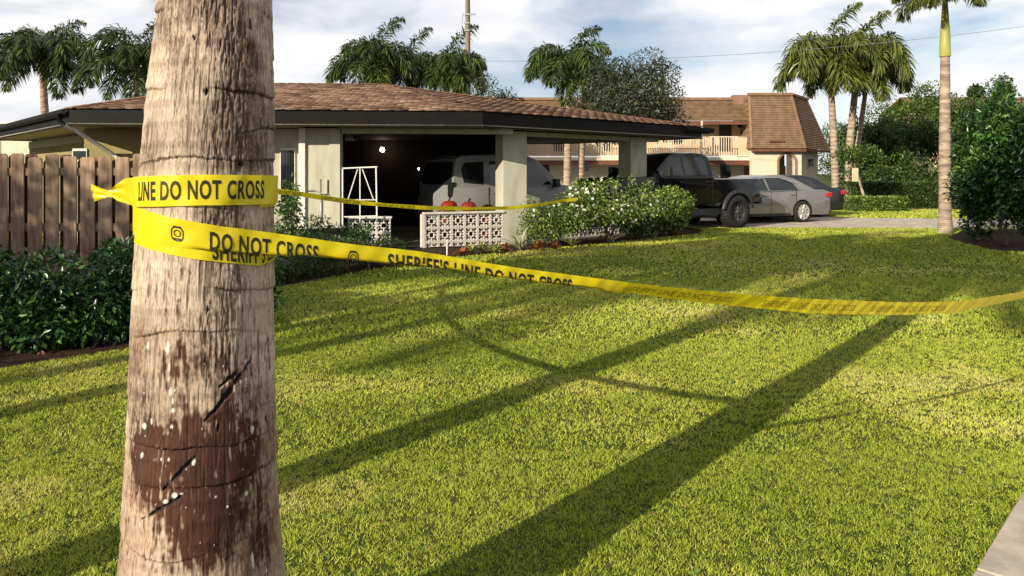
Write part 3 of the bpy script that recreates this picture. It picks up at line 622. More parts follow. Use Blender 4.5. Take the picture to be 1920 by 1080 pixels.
def back_tape():
    # sapling to carport pier, sagging in front of the garden
    pts = [pd(396, 345, 7.55), pd(440, 350, 7.9), pd(520, 353, 8.6), pd(560, 359, 9.1), pd(640, 371, 10.2), pd(720, 381, 11.4), pd(800, 386, 12.5), pd(880, 388, 13.4), pd(950, 387, 14.1), pd(1010, 381, 14.6), pd(1060, 373, 15.0), pd(1085, 370, 15.2)]
    P = []; Nn = []
    for i in range(len(pts)-1):
        for j in range(8): P.append(tuple(pts[i].lerp(pts[i+1], j/8))); Nn.append((.7, -.7, 0))
    a = Ribbon(P, Nn, [.95]*len(P), [.3+.35*math.sin(i*.35) for i in range(len(P))]); root = empty('barrier_tape', P[0]); hold = empty('tmp')
    tag(root, 'thin distant length of yellow barrier tape crossing in front of the carport', 'barrier tape')
    a.build('ribbon', hold, M_tape, nv=5, step=.04); a.text(T_FULL, .6, 1.1, hold, .2, .8); a.text(T_FULL, 2.2, 1.1, hold, .2, .8); a.text(T_FULL, 3.8, 1.1, hold, .2, .8)
    for ch in list(hold.children): ch.parent = root; ch.matrix_parent_inverse = Matrix.Translation(-root.location)
    bpy.data.objects.remove(hold)
back_tape()

# ------------------------------------------------------------ the house with its carport
EZ = 2.53; FZ = 2.83; RZ = 3.97
R0 = Vector((-7.3, 19.7, RZ)); R1 = Vector((-3.5, 20.0, RZ))
def v3(p, z): return Vector((p.x, p.y, z))
house = empty('house', (-2, 17, 0)); tag(house, 'single storey house with brown shingle roof, black fascia and open carport', 'house')
HI = Matrix.Translation((2, -17, 0))
def hp(mb, name, m, bevel=0, parent=None):
    """a part of the house, given in world coordinates"""
    p = parent or house; off = Vector(house.location)
    mb.v = [tuple(Vector(v)-off) for v in mb.v]; return mb.build(name, m, p, bevel=bevel)
def eave_in(p, q, d):
    """the line p-q moved d into the house"""
    u = (q-p).normalized(); n = Vector((-u.y, u.x)); n = n if n.y > 0 else -n; return p+n*d, q+n*d, u, n
# walls: left segment runs from A to C, right segment from C to F
L0, L1, uL, nL = eave_in(HOUSE_A, HOUSE_C, .62); K0, K1, uR, nR = eave_in(HOUSE_C, HOUSE_F, .55)
def on_line(p, u, x):
    """point of the plan line (p,u) that shows at photo column x"""
    k = (x-CX)/F; t = (k*p.y-p.x)/(u.x-k*u.y); return p+u*t
def wallseg(x0, x1, z0, z1, d=0.0, th=.18, base=L0, u=uL, n=nL, name='wall', m=M_wall, bevel=.004):
    a = on_line(base, u, x0)+n*d; b = on_line(base, u, x1)+n*d; mb = MB()
    mb.poly([v3(a, z0), v3(b, z0), v3(b, z1), v3(a, z1)], th, Vector((-n.x, -n.y, 0))); return hp(mb, name, m, bevel)
ZB = 2.40
wallseg(141, 556, 0, EZ-.03, .35, name='wall', m=M_yellow)
wallseg(500, 560, 0, EZ-.03, .30, name='wall', m=M_wall)
wallseg(566, 636, 0, EZ-.03, 0, .5)
wallseg(561, 573, 0, EZ-.03, -.06, .42, name='corner_trim', m=M_white)
wallseg(618, 638, 0, EZ-.03, -.035, .034, name='pilaster')
wallseg(640, 962, ZB, EZ-.03, .04, .2, name='beam')
pa = on_line(K0, uR, 970)+nR*.04; pb = HOUSE_F-uR*1.15+nR*.59
hp(MB().poly([v3(pa, ZB), v3(pb, ZB), v3(pb, EZ-.03), v3(pa, EZ-.03)], .2, Vector((-nR.x, -nR.y, 0))), 'beam', M_wall, .004)
def pier(xl, xr, base, u, n, dep=.42):
    a = on_line(base, u, xl); b = on_line(base, u, xr)
    hp(MB().poly([v3(a, 0), v3(b, 0), v3(b, EZ-.035), v3(a, EZ-.035)], dep, Vector((-n.x, -n.y, 0))), 'column', M_wall, .012)
wu = (uL+uR).normalized(); wn = Vector((-wu.y, wu.x)); pc = on_line(K0, uR, 965)-wn*.03
pier(943, 988, pc, wu, wn, .45)
pier(1183, 1213, K0, uR, nR, .42)
# inside the carport
def inner(pts, name, m, z=2.5): hp(MB().poly(pts), name, m)
bw0 = Vector((-5.2, 21.2)); bw1 = Vector((.35, 21.5))
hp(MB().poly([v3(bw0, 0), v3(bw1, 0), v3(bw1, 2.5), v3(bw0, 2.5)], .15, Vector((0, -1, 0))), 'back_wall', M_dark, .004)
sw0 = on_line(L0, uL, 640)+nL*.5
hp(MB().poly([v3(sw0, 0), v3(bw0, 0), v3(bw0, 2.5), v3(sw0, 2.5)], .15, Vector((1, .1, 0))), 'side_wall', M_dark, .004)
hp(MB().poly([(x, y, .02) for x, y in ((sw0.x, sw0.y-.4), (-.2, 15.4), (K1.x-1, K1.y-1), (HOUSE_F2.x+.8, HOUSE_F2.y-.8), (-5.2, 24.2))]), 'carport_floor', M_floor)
oxy = [HOUSE_A, HOUSE_C, HOUSE_F, HOUSE_F2, HOUSE_B2, HOUSE_A2]
hp(MB().poly([v3(p, EZ) for p in oxy][::-1], .02, Vector((0, 0, -1))), 'soffit', M_soffit)
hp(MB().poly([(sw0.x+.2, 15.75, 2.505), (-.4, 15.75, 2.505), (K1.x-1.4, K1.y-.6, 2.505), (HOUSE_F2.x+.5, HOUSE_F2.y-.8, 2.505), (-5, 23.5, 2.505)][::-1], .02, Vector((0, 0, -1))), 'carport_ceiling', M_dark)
for i in range(6):
    p, q = oxy[i], oxy[(i+1) % 6]; u = (q-p).normalized(); n = Vector((u.y, -u.x)); a = p+n*.0; b = q+n*.0
    hp(MB().poly([v3(a, EZ-.03), v3(b, EZ-.03), v3(b, FZ-.012), v3(a, FZ-.012)], .045, Vector((n.x, n.y, 0))), 'fascia', M_trim, .004)
def gutter(p, q, ext=0.0):
    p = Vector(p); q = Vector(q); u = (q-p).normalized(); n = Vector((u.y, -u.x, 0)); prof = [(.0, 0), (.0, -.11), (.035, -.125), (.085, -.125), (.12, -.07), (.125, 0), (.118, 0), (.112, -.066), (.082, -.117), (.01, -.117), (.008, 0)]
    vs = [c+n*a+Vector((0, 0, b)) for c in (p, q) for a, b in prof]; k_ = len(prof)
    fs = [(i, (i+1) % k_, (i+1) % k_+k_, i+k_) for i in range(k_)]+[tuple(range(k_))[::-1], tuple(range(k_, 2*k_))]
    return MB().add(vs, fs)
hp(gutter(v3(HOUSE_A2, FZ-.02), v3(HOUSE_A, FZ-.02)), 'gutter', M_trim)
hp(gutter(v3(HOUSE_F-uR*.9, FZ-.03), v3(HOUSE_F+uR*.42, FZ-.03)), 'gutter', M_trim)
hp(MB().poly([v3(HOUSE_F-uR*.01, FZ-.06), v3(HOUSE_F+uR*.38, FZ-.06), v3(HOUSE_F+uR*.38+nR*.2, FZ-.06), v3(HOUSE_F+nR*.2, FZ-.06)], .12, Vector((0, 0, 1))), 'rafter_end', M_trim)
# downspout with elbow at the left corner
A3 = v3(HOUSE_A, FZ-.15)
hp(MB().tube([A3+Vector((-.15, -.05, .04)), A3+Vector((-.15, -.05, -.10)), A3+Vector((-.10, .0, -.18))], .045, 10), 'gutter_outlet', M_trim)
dq = on_line(L0, uL, 205); dw = v3(dq, 0)
hp(MB().tube([A3+Vector((-.10, .0, -.18)), A3+Vector((.05, .1, -.26)), Vector((dw.x-.1, dw.y+.26, 1.98)), Vector((dw.x, dw.y+.3, 1.90)), Vector((dw.x, dw.y+.3, .1))], .042, 10), 'downspout', M_white)
# beams and window under the left eave
hp(MB().bar((-8.2, 15.4, 2.38), (-14.2, 21.6, 2.38), .14, .2), 'side_beam', M_soffit, .004)
hp(MB().poly([(-8.35, 15.35, 0), (-14.4, 21.8, 0), (-14.4, 21.8, 2.3), (-8.35, 15.35, 2.3)], .15, Vector((-.72, -.69, 0))), 'wall', M_yellow)
def window_on(xl, xr, z0, z1, base, u, n, d, name='window'):
    a = on_line(base, u, xl)+n*d; b = on_line(base, u, xr)+n*d; fr = hp(MB().poly([v3(a, z0), v3(b, z0), v3(b, z1), v3(a, z1)], .03, Vector((-n.x, -n.y, 0))), name, M_white, .003)
    a2 = a.lerp(b, .06)-n*.004; b2 = a.lerp(b, .94)-n*.004
    g = hp(MB().poly([v3(a2, z0+.05), v3(b2, z0+.05), v3(b2, z1-.05), v3(a2, z1-.05)], .012, Vector((-n.x, -n.y, 0))), 'pane', M_glass, parent=house); g.parent = fr
window_on(120, 148, 1.80, 2.08, L0, uL, nL, .35-.035)
window_on(519, 548, .9, 2.1, L0, uL, nL, .30-.035)
# roof deck and shingles
def roof_pts(p): return v3(p, FZ)
A_, C_, F_, F2_, B2_, A2_ = [roof_pts(p) for p in oxy]
roof = hp(MB().add([A_, C_, F_, F2_, B2_, A2_, R0, R1], [(0, 1, 7, 6), (1, 2, 7), (2, 3, 7), (3, 4, 6, 7), (4, 5, 6), (5, 0, 6)]), 'roof', M_deck)
hp(MB().poly([v3(p, FZ-.01) for p in oxy], .02), 'roof_board', M_trim)
def shingle_tab(tint, w=.30, l=.21):
    v = np.array([(-w/2, -.012, .004), (w/2, -.012, .004), (w/2, l, .004), (-w/2, l, .004), (-w/2, -.012, .022), (w/2, -.012, .022), (w/2, l, .007), (-w/2, l, .007)])
    f = np.array([(4, 5, 6, 7), (0, 1, 5, 4), (1, 2, 6, 5), (3, 0, 4, 7)]); return v, f
TABS = []
for i in range(10):
    v, f = shingle_tab(i/9, w=.285+.012*(i % 3)); TABS.append(np_mesh('shingle', v, f, M_shingle, {'tint': np.full(8, i/9)}))
def shingle_plane(poly, e0, e1):
    e = (e1-e0).normalized(); n = (e1-e0).cross(poly[2]-e0).normalized(); n = n if n.z > 0 else -n; g = n.cross(e).normalized(); g = g if g.z > 0 else -g
    pl = [((p-e0).dot(e), (p-e0).dot(g)) for p in poly]; us = [p[0] for p in pl]; vs = [p[1] for p in pl]; out = []
    row = 0; v = -.02
    while v < max(vs):
        u = min(us)+(row % 2)*.15+random.uniform(-.03, .03)
        while u < max(us):
            if bool(inpoly(np.array([u]), np.array([v+.07]), pl)[0]) or (row == 0 and min(us)+.1 < u < (e1-e0).length-.1):
                out.append((e0+e*(u+random.uniform(-.006, .006))+g*(v+random.uniform(-.012, .012))+n*.002, e, g, n))
            u += .305
        v += .142; row += 1
    return out
tabs = shingle_plane([A_, C_, R1, R0], A_, C_)+shingle_plane([C_, F_, R1], C_, F_)+shingle_plane([A2_, A_, R0], A2_, A_)
tabs.sort(key=lambda t: t[0].y/ (1 if t[0].x > -9 else .3)); off = Vector(house.location); SV = []; SF = []; ST = []; nb_ = 0
for i, (p, e, g, n) in enumerate(tabs):
    ti = min(9, max(0, int(10*(.5+.55*(random.random()-.5)+.7*(float(fbm(np.array([p.x*.8]), np.array([p.y*1.3]), 77)[0])-.5)+(.18 if random.random() < .2 else 0))))); Mx = Matrix((e, g, n)).transposed()
    if i < 300:
        o = link('shingle', TABS[ti], roof); o.matrix_local = Matrix.Translation(p-off) @ Mx.to_4x4()
    else:
        v, f = shingle_tab(0); V = v @ np.array(Mx).T+np.array(p-off); SV.append(V); SF.append(f+nb_); ST.append(np.full(8, ti/9)); nb_ += 8
tag(link('shingles_beyond', np_mesh('shingles_beyond', np.concatenate(SV), np.concatenate(SF), M_shingle, {'tint': np.concatenate(ST)}), roof), kind='stuff')
# ridge and hip caps
cap = MB()
for p, q in ((R0, R1), (R1, F_), (R0, A_), (R1, C_)):
    n = int((q-p).length/.24)
    if (p, q) == (R1, C_): continue
    for i in range(n):
        a = p.lerp(q, i/n); b = p.lerp(q, (i+1.15)/n); cap.bar(a+Vector((0, 0, .025)), b+Vector((0, 0, .012)), .2, .012)
M_cap = mat('ridge_cap_shingle', (.24, .13, .08), .9, .15, col2=(.15, .08, .05), scale=6, coords='World', bump=.5, bscale=120)
hp(cap, 'ridge_cap', M_cap)
# lamp on the carport's back wall
def wall_lamp(x, y, D, r, st):
    c = pd(x, y, D); l = hp(MB().lathe([(.0, r*1.3), (r*.5, r*1.2), (r*.55, r*1.0)], 14, Matrix.Translation(c)), 'lamp_holder', M_metal)
    hp(MB().lathe([(.0, -r), (r*.55, -r*.85), (r, -.1*r), (r*.85, r*.6), (r*.55, r)], 16, Matrix.Translation(c)), 'lamp_globe', mat('lit_globe', (.9, .85, .7), .4, emit=((1, .86, .62), 26)))
    return c
wall_lamp(717, 281, 20.9, .065, 9); wall_lamp(785, 317, 20.9, .025, 5)
# conduit and box on the white panel
cA = v3(on_line(L0, uL, 602)-nL*.03, 0)
hp(MB().tube([cA+Vector((0, 0, .55)), cA+Vector((0, 0, 1.45))], .012, 8), 'conduit', M_metal)
hp(MB().tube([cA+Vector((-.27, 0, 1.2)), cA+Vector((-.12, -.01, 1.22)), cA+Vector((0, -.02, 1.17)), cA+Vector((.18, 0, 1.13))], .012, 8), 'pipe', M_metal)
hp(MB().box((cA.x+.03, cA.y-.03, 1.14), (cA.x+.14, cA.y+.03, 1.44)), 'meter_box', M_wall, .005)

# ------------------------------------------------------------ breeze block walls: every block its own part
def block_mesh():
    mb = MB(); s = .143; d = .05; w = .019
    for a, b in (((-s, -s), (s, -s+w)), ((-s, s-w), (s, s)), ((-s, -s+w), (-s+w, s-w)), ((s-w, -s+w), (s, s-w))): mb.box((a[0], -d, a[1]), (b[0], d, b[1]))
    q = .062; w2 = .017
    for a, b in (((-q, -q), (q, -q+w2)), ((-q, q-w2), (q, q)), ((-q, -q+w2), (-q+w2, q-w2)), ((q-w2, -q+w2), (q, q-w2))): mb.box((a[0], -d+.004, a[1]), (b[0], d-.004, b[1]))
    for x0, z0, x1, z1 in ((-.012, q, .012, s-w), (-.012, -s+w, .012, -q), (q, -.012, s-w, .012), (-s+w, -.012, -q, .012)): mb.box((x0, -d+.008, z0), (x1, d-.008, z1))
    for sx in (-1, 1):
        for sz in (-1, 1): a = (sx*(s-w)*.999, sz*.06); mb.box((min(sx*.125, sx*.098), -d+.012, min(sz*.075, sz*.035)), (max(sx*.125, sx*.098), d-.012, max(sz*.075, sz*.035))); mb.box((min(sx*.075, sx*.035), -d+.014, min(sz*.125, sz*.098)), (max(sx*.075, sx*.035), d-.014, max(sz*.125, sz*.098)))
    return mb.mesh('block', M_block)
BLK = block_mesh()
def breeze_wall(p, u, n_cols, n_rows, z0, label, post_l=False, capw=.16, cut=None):
    root = empty('breeze_block_wall', (p.x, p.y, 0), math.atan2(u.y, u.x)); tag(root, label, 'block wall', 'breeze block screens under the carport')
    for c in range(n_cols):
        for r in range(n_rows): link('block', BLK, root, (.15+c*.292, 0, z0-.143-r*.292), (0, random.choice((0, math.pi/2, math.pi)), 0))
    L_ = n_cols*.292+.02
    MB().box((-.03, -capw/2, z0+.004), (L_+.01, capw/2, z0+.045)).build('cap', M_block, root, bevel=.006)
    if post_l: MB().box((-.075, -.058, 0), (.003, .058, z0+.003)).build('end_post', M_block, root, bevel=.006)
    return root
p0 = on_line(L0, uL, 795); p1 = on_line(pc, wu, 943); du = (p1-p0).normalized()
breeze_wall(p0+Vector((0, .05)), du, 6, 3, .70, 'breeze block screen left of the wide carport column, six blocks long', True)
p0 = on_line(L0, uL, 652); breeze_wall(p0+Vector((0, .05)), uL, 3, 3, .62, 'short breeze block screen behind the white trellis frame', False)
p0 = on_line(K0, uR, 991); p1 = on_line(K0, uR, 1183); breeze_wall(p0+nR*.12, uR, 11, 2, .60, 'breeze block screen half hidden behind the white flowering shrub')

# white gate frame leaning beside the white wall
def trellis():
    c = on_line(L0, uL, 644)-nL*.12; w = .72; root = empty('trellis_frame', (c.x, c.y, .52)); tag(root, 'white metal gate frame with diagonal braces standing beside the dark carport opening', 'gate frame')
    H = 1.16
    def b(name, a, q, t=.028): MB().bar((a[0], 0, a[1]), (q[0], 0, q[1]), t, t, Vector((0, 1, 0))).build(name, M_white, root, bevel=.003)
    b('upright', (0, -.45), (.04-.04, H)); b('upright', (w, -.45), (w-.03, H+.02)); b('upright', (w/2, -.45), (w/2, H), .022)
    b('rail', (-.015, H-.01), (w, H+.02)); b('rail', (.08, .50), (w-.03, .50), .02); b('rail', (.03, .15), (w, .17), .022)
    b('brace', (w/2-.05, H-.03), (.11, .50), .02); b('brace', (w/2+.05, H-.03), (w-.08, .50), .02)
trellis()
# low planter with a pale edge in front of the white panel
pl0 = on_line(L0, uL, 520)-nL*.55; pl1 = on_line(L0, uL, 652)-nL*.42
rt = empty('raised_planter', (pl0.x, pl0.y, 0)); tag(rt, 'low dark planter with a pale ledge below the white house wall', 'planter')
dd = v3(pl1-pl0, 0); nn_ = Vector((-dd.normalized().y, dd.normalized().x, 0))
MB().poly([Vector((0, 0, 0)), dd, dd+Vector((0, 0, .46)), Vector((0, 0, .46))], .10, -nn_).build('front_wall', M_dark, rt, bevel=.005)
MB().poly([Vector((0, 0, .475))-nn_*.03, dd+Vector((.05, 0, .50))-nn_*.03, dd+Vector((.05, 0, .50))+nn_*.12, Vector((0, 0, .475))+nn_*.12], .03, Vector((0, 0, 1))).build('ledge', M_block, rt, bevel=.005)
MB().poly([Vector((.01, 0, .36))+nn_*.1, dd+Vector((0, 0, .36))+nn_*.1, dd+Vector((0, 0, .36))+nn_*.38, Vector((.01, 0, .36))+nn_*.38], .06, Vector((0, 0, 1))).build('soil', M_mulch, rt)

# red pumpkins on a bench behind the block screen
bench = empty('low_bench', (-1.1, 15.97, 0)); tag(bench, 'low dark red bench behind the breeze block screen in the carport', 'bench')
M_red = mat('dark_red_paint', (.16, .012, .008), .5, .4, col2=(.10, .01, .008), scale=6)
MB().box((-.55, -.12, .65), (.55, .12, .70)).build('seat', M_red, bench, bevel=.006)
MB().box((-.50, -.02, .45), (.50, .01, .647)).build('apron', M_red, bench, bevel=.006)
for sx in (-.50, .50):
    for sy in (-.09, .09): MB().box((sx-.02, sy-.02, 0), (sx+.02, sy+.02, .65)).build('leg', M_red, bench)
M_pump = mat('red_orange_skin', (.20, .018, .007), .6, .2, col2=(.13, .012, .005), scale=5)
def pumpkin(x, lab, r=.19):
    root = empty('pumpkin', (x, 15.97, .70)); tag(root, lab, 'pumpkin', 'red-orange pumpkins on the carport bench'); vs = []; n = 48; m = 12
    for j in range(m+1):
        a = math.pi*j/m
        for k in range(n):
            t = 2*math.pi*k/n; q = r*(math.sin(a)**.8)*(1-.07*abs(math.cos(t*4.5))**6); vs.append((q*math.cos(t), q*math.sin(t), r*.8-r*.8*math.cos(a)*(.92 if a < 1.6 else .9)-.02*r*0))
    MB().add(vs, [(j*n+k, j*n+(k+1) % n, (j+1)*n+(k+1) % n, (j+1)*n+k) for j in range(m) for k in range(n)], True).build('skin', M_pump, root, (0, 0, -.01))
    MB().tube([(0, 0, r*1.45), (.01, 0, r*1.62), (.03, 0, r*1.85)], [.03, .02, .026], 8).build('stem', M_black, root)
pumpkin(pd(842, 380, 15.97).x, 'left red-orange pumpkin on the bench behind the block screen', .185); pumpkin(pd(879, 380, 15.97).x, 'right red-orange pumpkin on the bench behind the block screen', .17)

# ------------------------------------------------------------ wooden fence on the left
def fence():
    y = 8.55; root = empty('wooden_fence', (-6.3, y, 0)); tag(root, 'weathered board on board wooden fence behind the dark hedge', 'fence')
    x = -7.6; i = 0; rs = np.random.default_rng(5)
    xs = []
    px = -60
    while px < 330: xs.append(px); px += 32.5
    for i, px in enumerate(xs):
        X = (px-CX)/F*y; w = .158+rs.uniform(-.012, .012); top = 1.79+rs.uniform(-.025, .03); lean = rs.uniform(-.006, .006); d = -.045+rs.uniform(-.006, .004)
        def board(X, w, d, top, mt):
            mb = MB(); x0 = X+6.3; e = .02
            pr = [(x0-w/2, .03), (x0+w/2, .03), (x0+w/2+lean, top-e), (x0+w/2-e+lean, top), (x0-w/2+e+lean, top), (x0-w/2+lean, top-e)]
            mb.poly([(a, d, b) for a, b in pr], .018, Vector((0, -1, 0))); mb.build('picket', mt, root, bevel=.003)
        board(X, w, d, top, M_fence)
        board(X+16.5/F*y, .135+rs.uniform(-.01, .01), .048+rs.uniform(-.004, .004), top-.02+rs.uniform(-.02, .02), M_fence2)
        if i % 7 == 3: MB().box((X+6.3-.05, -.018, 0), (X+6.3+.05, .035, 1.7)).build('post', M_fence2, root, bevel=.004)
    a = (xs[0]-CX)/F*y+6.3-.1; b = (xs[-1]-CX)/F*y+6.3+.2
    for z in (1.60, .95, .3): MB().box((a, -.026, z-.045), (b, .044, z+.045)).build('rail', M_fence, root, bevel=.003)
    f2 = [Vector((b, .0, 0)), Vector((b+.6, 6.2, 0))]
fence()

# ------------------------------------------------------------ planting round the house
def hedge(name, pts, w, h, n, leaf, m, label, cat, seed, group=None, hvar=.12, top_n=None, **kw):
    rs = np.random.default_rng(seed); p0 = pts[0]; root = empty(name, (p0[0], p0[1], 0)); tag(root, label, cat, group); bl = []
    for i in range(len(pts)-1):
        a = Vector(pts[i]); b = Vector(pts[i+1]); L_ = (b-a).length; k_ = max(2, int(L_/.32))
        for j in range(k_):
            for q in range(5):
                p = a.lerp(b, (j+rs.random())/k_); n_ = Vector((-(b-a).y, (b-a).x)).normalized()*rs.uniform(-.36, .36)*w; zc = rs.uniform(.18, .80)*h; r = rs.uniform(.18, .30)*min(w, h)*1.15
                bl.append(((p.x+n_.x-p0[0], p.y+n_.y-p0[1], zc), (r*1.2, r*1.1, min(r*(1+hvar*rs.normal()), zc, h*1.02-zc+.05))))
    foliage('leaves', bl, n, leaf, m, root, seed, floor=.02, **kw)
    mb = MB()
    for i in range(len(bl)//3):
        b = bl[i*3]; x, y, z = b[0]; mb.tube([(x+rs.normal()*.04, y+rs.normal()*.04, 0), (x, y, z*.6), (x+rs.normal()*.05, y, z+b[1][2]*.5)], [.014, .010, .004], 5)
    tag(mb.build('stems', M_bark, root), kind='stuff')
    return root, bl
hedge('hedge', [(-7.3, 6.6), (-5.6, 6.6), (-4.5, 6.8), (-3.6, 7.3), (-3.0, 8.2)], 1.9, .92, 48000, .072, L_hedge, 'dark green leafy hedge in front of the wooden fence', 'hedge', 21, shell=.45)
hedge('hedge', [(-3.6, 10.6), (-2.9, 11.4), (-2.3, 12.6)], 1.2, .58, 11000, .055, L_tree, 'low dark shrubs in the bed just right of the palm trunk', 'shrub', 22, shell=.4)
hedge('hedge', [(-4.4, 13.7), (-3.4, 14.1), (-2.7, 14.25)], .5, .80, 2600, .07, L_ixora, 'leafy plants growing out of the low planter by the white wall', 'shrub', 23)
tree('shrub', -4.02, 13.2, 1.62, (.30, .28, .62), 'tall thin leafy shrub in front of the recessed house wall', 'shrub', None, 24, L_ixora, leaf=.10, n=700, trunk_r=.02, nb=12, sub=.42)
# the sapling that holds the tape behind the palm
tree('sapling', -3.1, 7.6, 1.9, (.14, .2, .42), 'slim sapling in the hedge, hidden behind the foreground palm, that carries the tape', 'sapling', None, 25, L_hedge, leaf=.07, n=500, trunk_r=.03, nb=9)
def flowers(root, bl, n, size, seed, zmin=.3, m=None, name='flowers'):
    rs = np.random.default_rng(seed); P, d, _ = clump_points(bl, n*4, rs, .05); k_ = (d[:, 2] > -.1) & (P[:, 2] > zmin) & (d[:, 1] < .5); P = P[k_][:n]; d = d[k_][:n]; V = []; Fc = []; b = 0
    for p, dd_ in zip(P, d):
        c = p+dd_*size*.4; a = np.cross(dd_, [0.1, .2, 1]); a /= np.linalg.norm(a); e = np.cross(dd_, a); s = size*rs.uniform(.7, 1.2)
        for k in range(5):
            t = 2*math.pi*k/5; r_ = a*math.cos(t)+e*math.sin(t); q = a*math.cos(t+1.57)+e*math.sin(t+1.57); V += [c, c+r_*s*.35+q*s*.22+dd_*.01, c+r_*s*.55, c+r_*s*.35-q*s*.22+dd_*.01]; Fc += [(b, b+1, b+2), (b, b+2, b+3)]; b += 4
    tag(link(name, np_mesh(name, np.array(V), np.array(Fc), m or M_petal), root), kind='stuff')
def bush(name, x, y, r, h, n, leaf, m, label, seed, fl=0, group=None):
    rs = np.random.default_rng(seed); root = empty(name, (x, y, 0)); tag(root, label, 'shrub', group); bl = rough_blobs((0, 0, h*.50), (r[0], r[1], h*.44), 46, rs, .30)+[((rs.normal()*r[0]*.6, rs.normal()*r[1]*.4, h*rs.uniform(.75, 1.02)), (.10, .10, .12)) for _ in range(9)]
    foliage('leaves', bl, n, leaf, m, root, seed, floor=.03, shell=.4, tintr=.7, aspect=.5); mb = MB(); limbs(mb, (0, 0, 0), (0, 0, h*.3), bl, .04, rs, 14); mb.build('stems', M_bark, root)
    if fl: flowers(root, bl, fl, .07, seed+1)
    return root
q = pd(1122, 400, 15.75); bush('flowering_shrub', q.x+.2, 16.1, (1.25, .6), 1.48, 8200, .075, L_bush, 'sunlit shrub dotted with white flowers between the two carport columns', 31, 200)
q = pd(1035, 430, 15.2); bush('flowering_shrub', q.x+.1, 15.5, (.85, .42), 1.05, 5200, .065, L_bush, 'lower sprawling shrub with a few white blooms just right of the wide column', 32, 36)
q = pd(1262, 400, 18.0); bush('shrub', q.x, 18.15, (.80, .7), 1.28, 7500, .075, L_bush, 'rounded green shrub at the carport corner in front of the black pickup', 33, 6)
q = pd(1195, 430, 16.9); bush('shrub', q.x, 17.0, (.55, .4), .85, 3000, .07, L_ixora, 'darker low shrub at the foot of the narrow carport column', 34, 6)
# spiky plant at the foot of the wide column: every leaf a part
def rosette(x, y, n, l, label, m, seed, wide=.035, group=None, name='agave'):
    rs = np.random.default_rng(seed); root = empty(name, (x, y, 0)); tag(root, label, 'plant', group)
    for i in range(n):
        az = i*2.4+rs.normal()*.2; e = R(rs.uniform(25, 85)); L_ = l*rs.uniform(.7, 1.1); mb = MB(); vs = []; p = Vector((0, 0, .02)); K = 6
        for k in range(K+1):
            t = k/K; w = wide*(1-t)**.7*(.5+1.2*min(t*3, 1))/1.5; dr = Vector((math.cos(az)*math.cos(e), math.sin(az)*math.cos(e), math.sin(e))); s = Vector((-math.sin(az), math.cos(az), 0))
            vs += [p-s*w+Vector((0, 0, w*.5)), p, p+s*w+Vector((0, 0, w*.5))]; p = p+dr*L_/K; e -= R(rs.uniform(5, 13))
        mb.add(vs, [(k*3+j, k*3+j+1, k*3+j+4, k*3+j+3) for k in range(K) for j in range(2)], True).build('leaf', m, root)
M_agave = mat('pale_blade_leaf', (.26, .30, .13), .5, .4, col2=(.36, .34, .20), scale=9, transl=.15)
M_croton = mat('red_orange_leaf', (.26, .05, .015), .5, .4, col2=(.16, .12, .03), scale=14, transl=.2)
M_stripe = mat('yellow_green_leaf', (.30, .30, .07), .5, .4, col2=(.14, .2, .04), scale=14, transl=.2)
q = gp(975, 471); rosette(q.x, q.y, 18, .62, 'spiky pale agave at the foot of the wide carport column', M_agave, 1)
q = gp(1145, 458); rosette(q.x, q.y+.1, 12, .38, 'small spiky plant in front of the flowering shrub', M_agave, 2)
q = gp(1072, 466); rosette(q.x, q.y, 12, .30, 'small grassy plant at the lawn edge below the sprawling shrub', M_stripe, 3)
for i, (x, y, l, m, lab) in enumerate(((905, 476, .30, M_stripe, 'yellow green plant below the right end of the block screen'), (885, 478, .26, M_stripe, 'yellow green plant below the middle of the block screen'), (948, 475, .24, M_croton, 'red leaved plant between the block screen and the agave'), (1007, 472, .27, M_croton, 'orange leaved plant just right of the agave'), (928, 477, .28, M_stripe, 'pale bladed plant in the bed left of the red leaved one'), (1040, 470, .22, M_croton, 'small reddish plant below the sprawling shrub'), (866, 481, .24, M_croton, 'reddish plant at the near end of the flower row'), (1262, 444, .25, M_croton, 'reddish plant below the rounded shrub at the carport corner'), (1225, 449, .24, M_stripe, 'small plant below the narrow carport column'))):
    q = gp(x, y); rosette(q.x, q.y+.05, 13, l, lab, m, 10+i, .05, 'small bedding plants along the carport', 'bedding_plant')
def garden_stake(x, y0, y1, lab):
    q = gp(x, y0); z = EYE-(y1-HY)*q.y/F; root = tag(MB().box((-.012, -.012, 0), (.012, .012, z)).build('garden_stake', M_white, None, (q.x, q.y, 0), bevel=.002), lab, 'stake', 'white stakes in the flower bed')
garden_stake(838, 479, 450, 'thin white stake in front of the block screen'); garden_stake(1150, 455, 424, 'thin white stake in front of the flowering shrub')
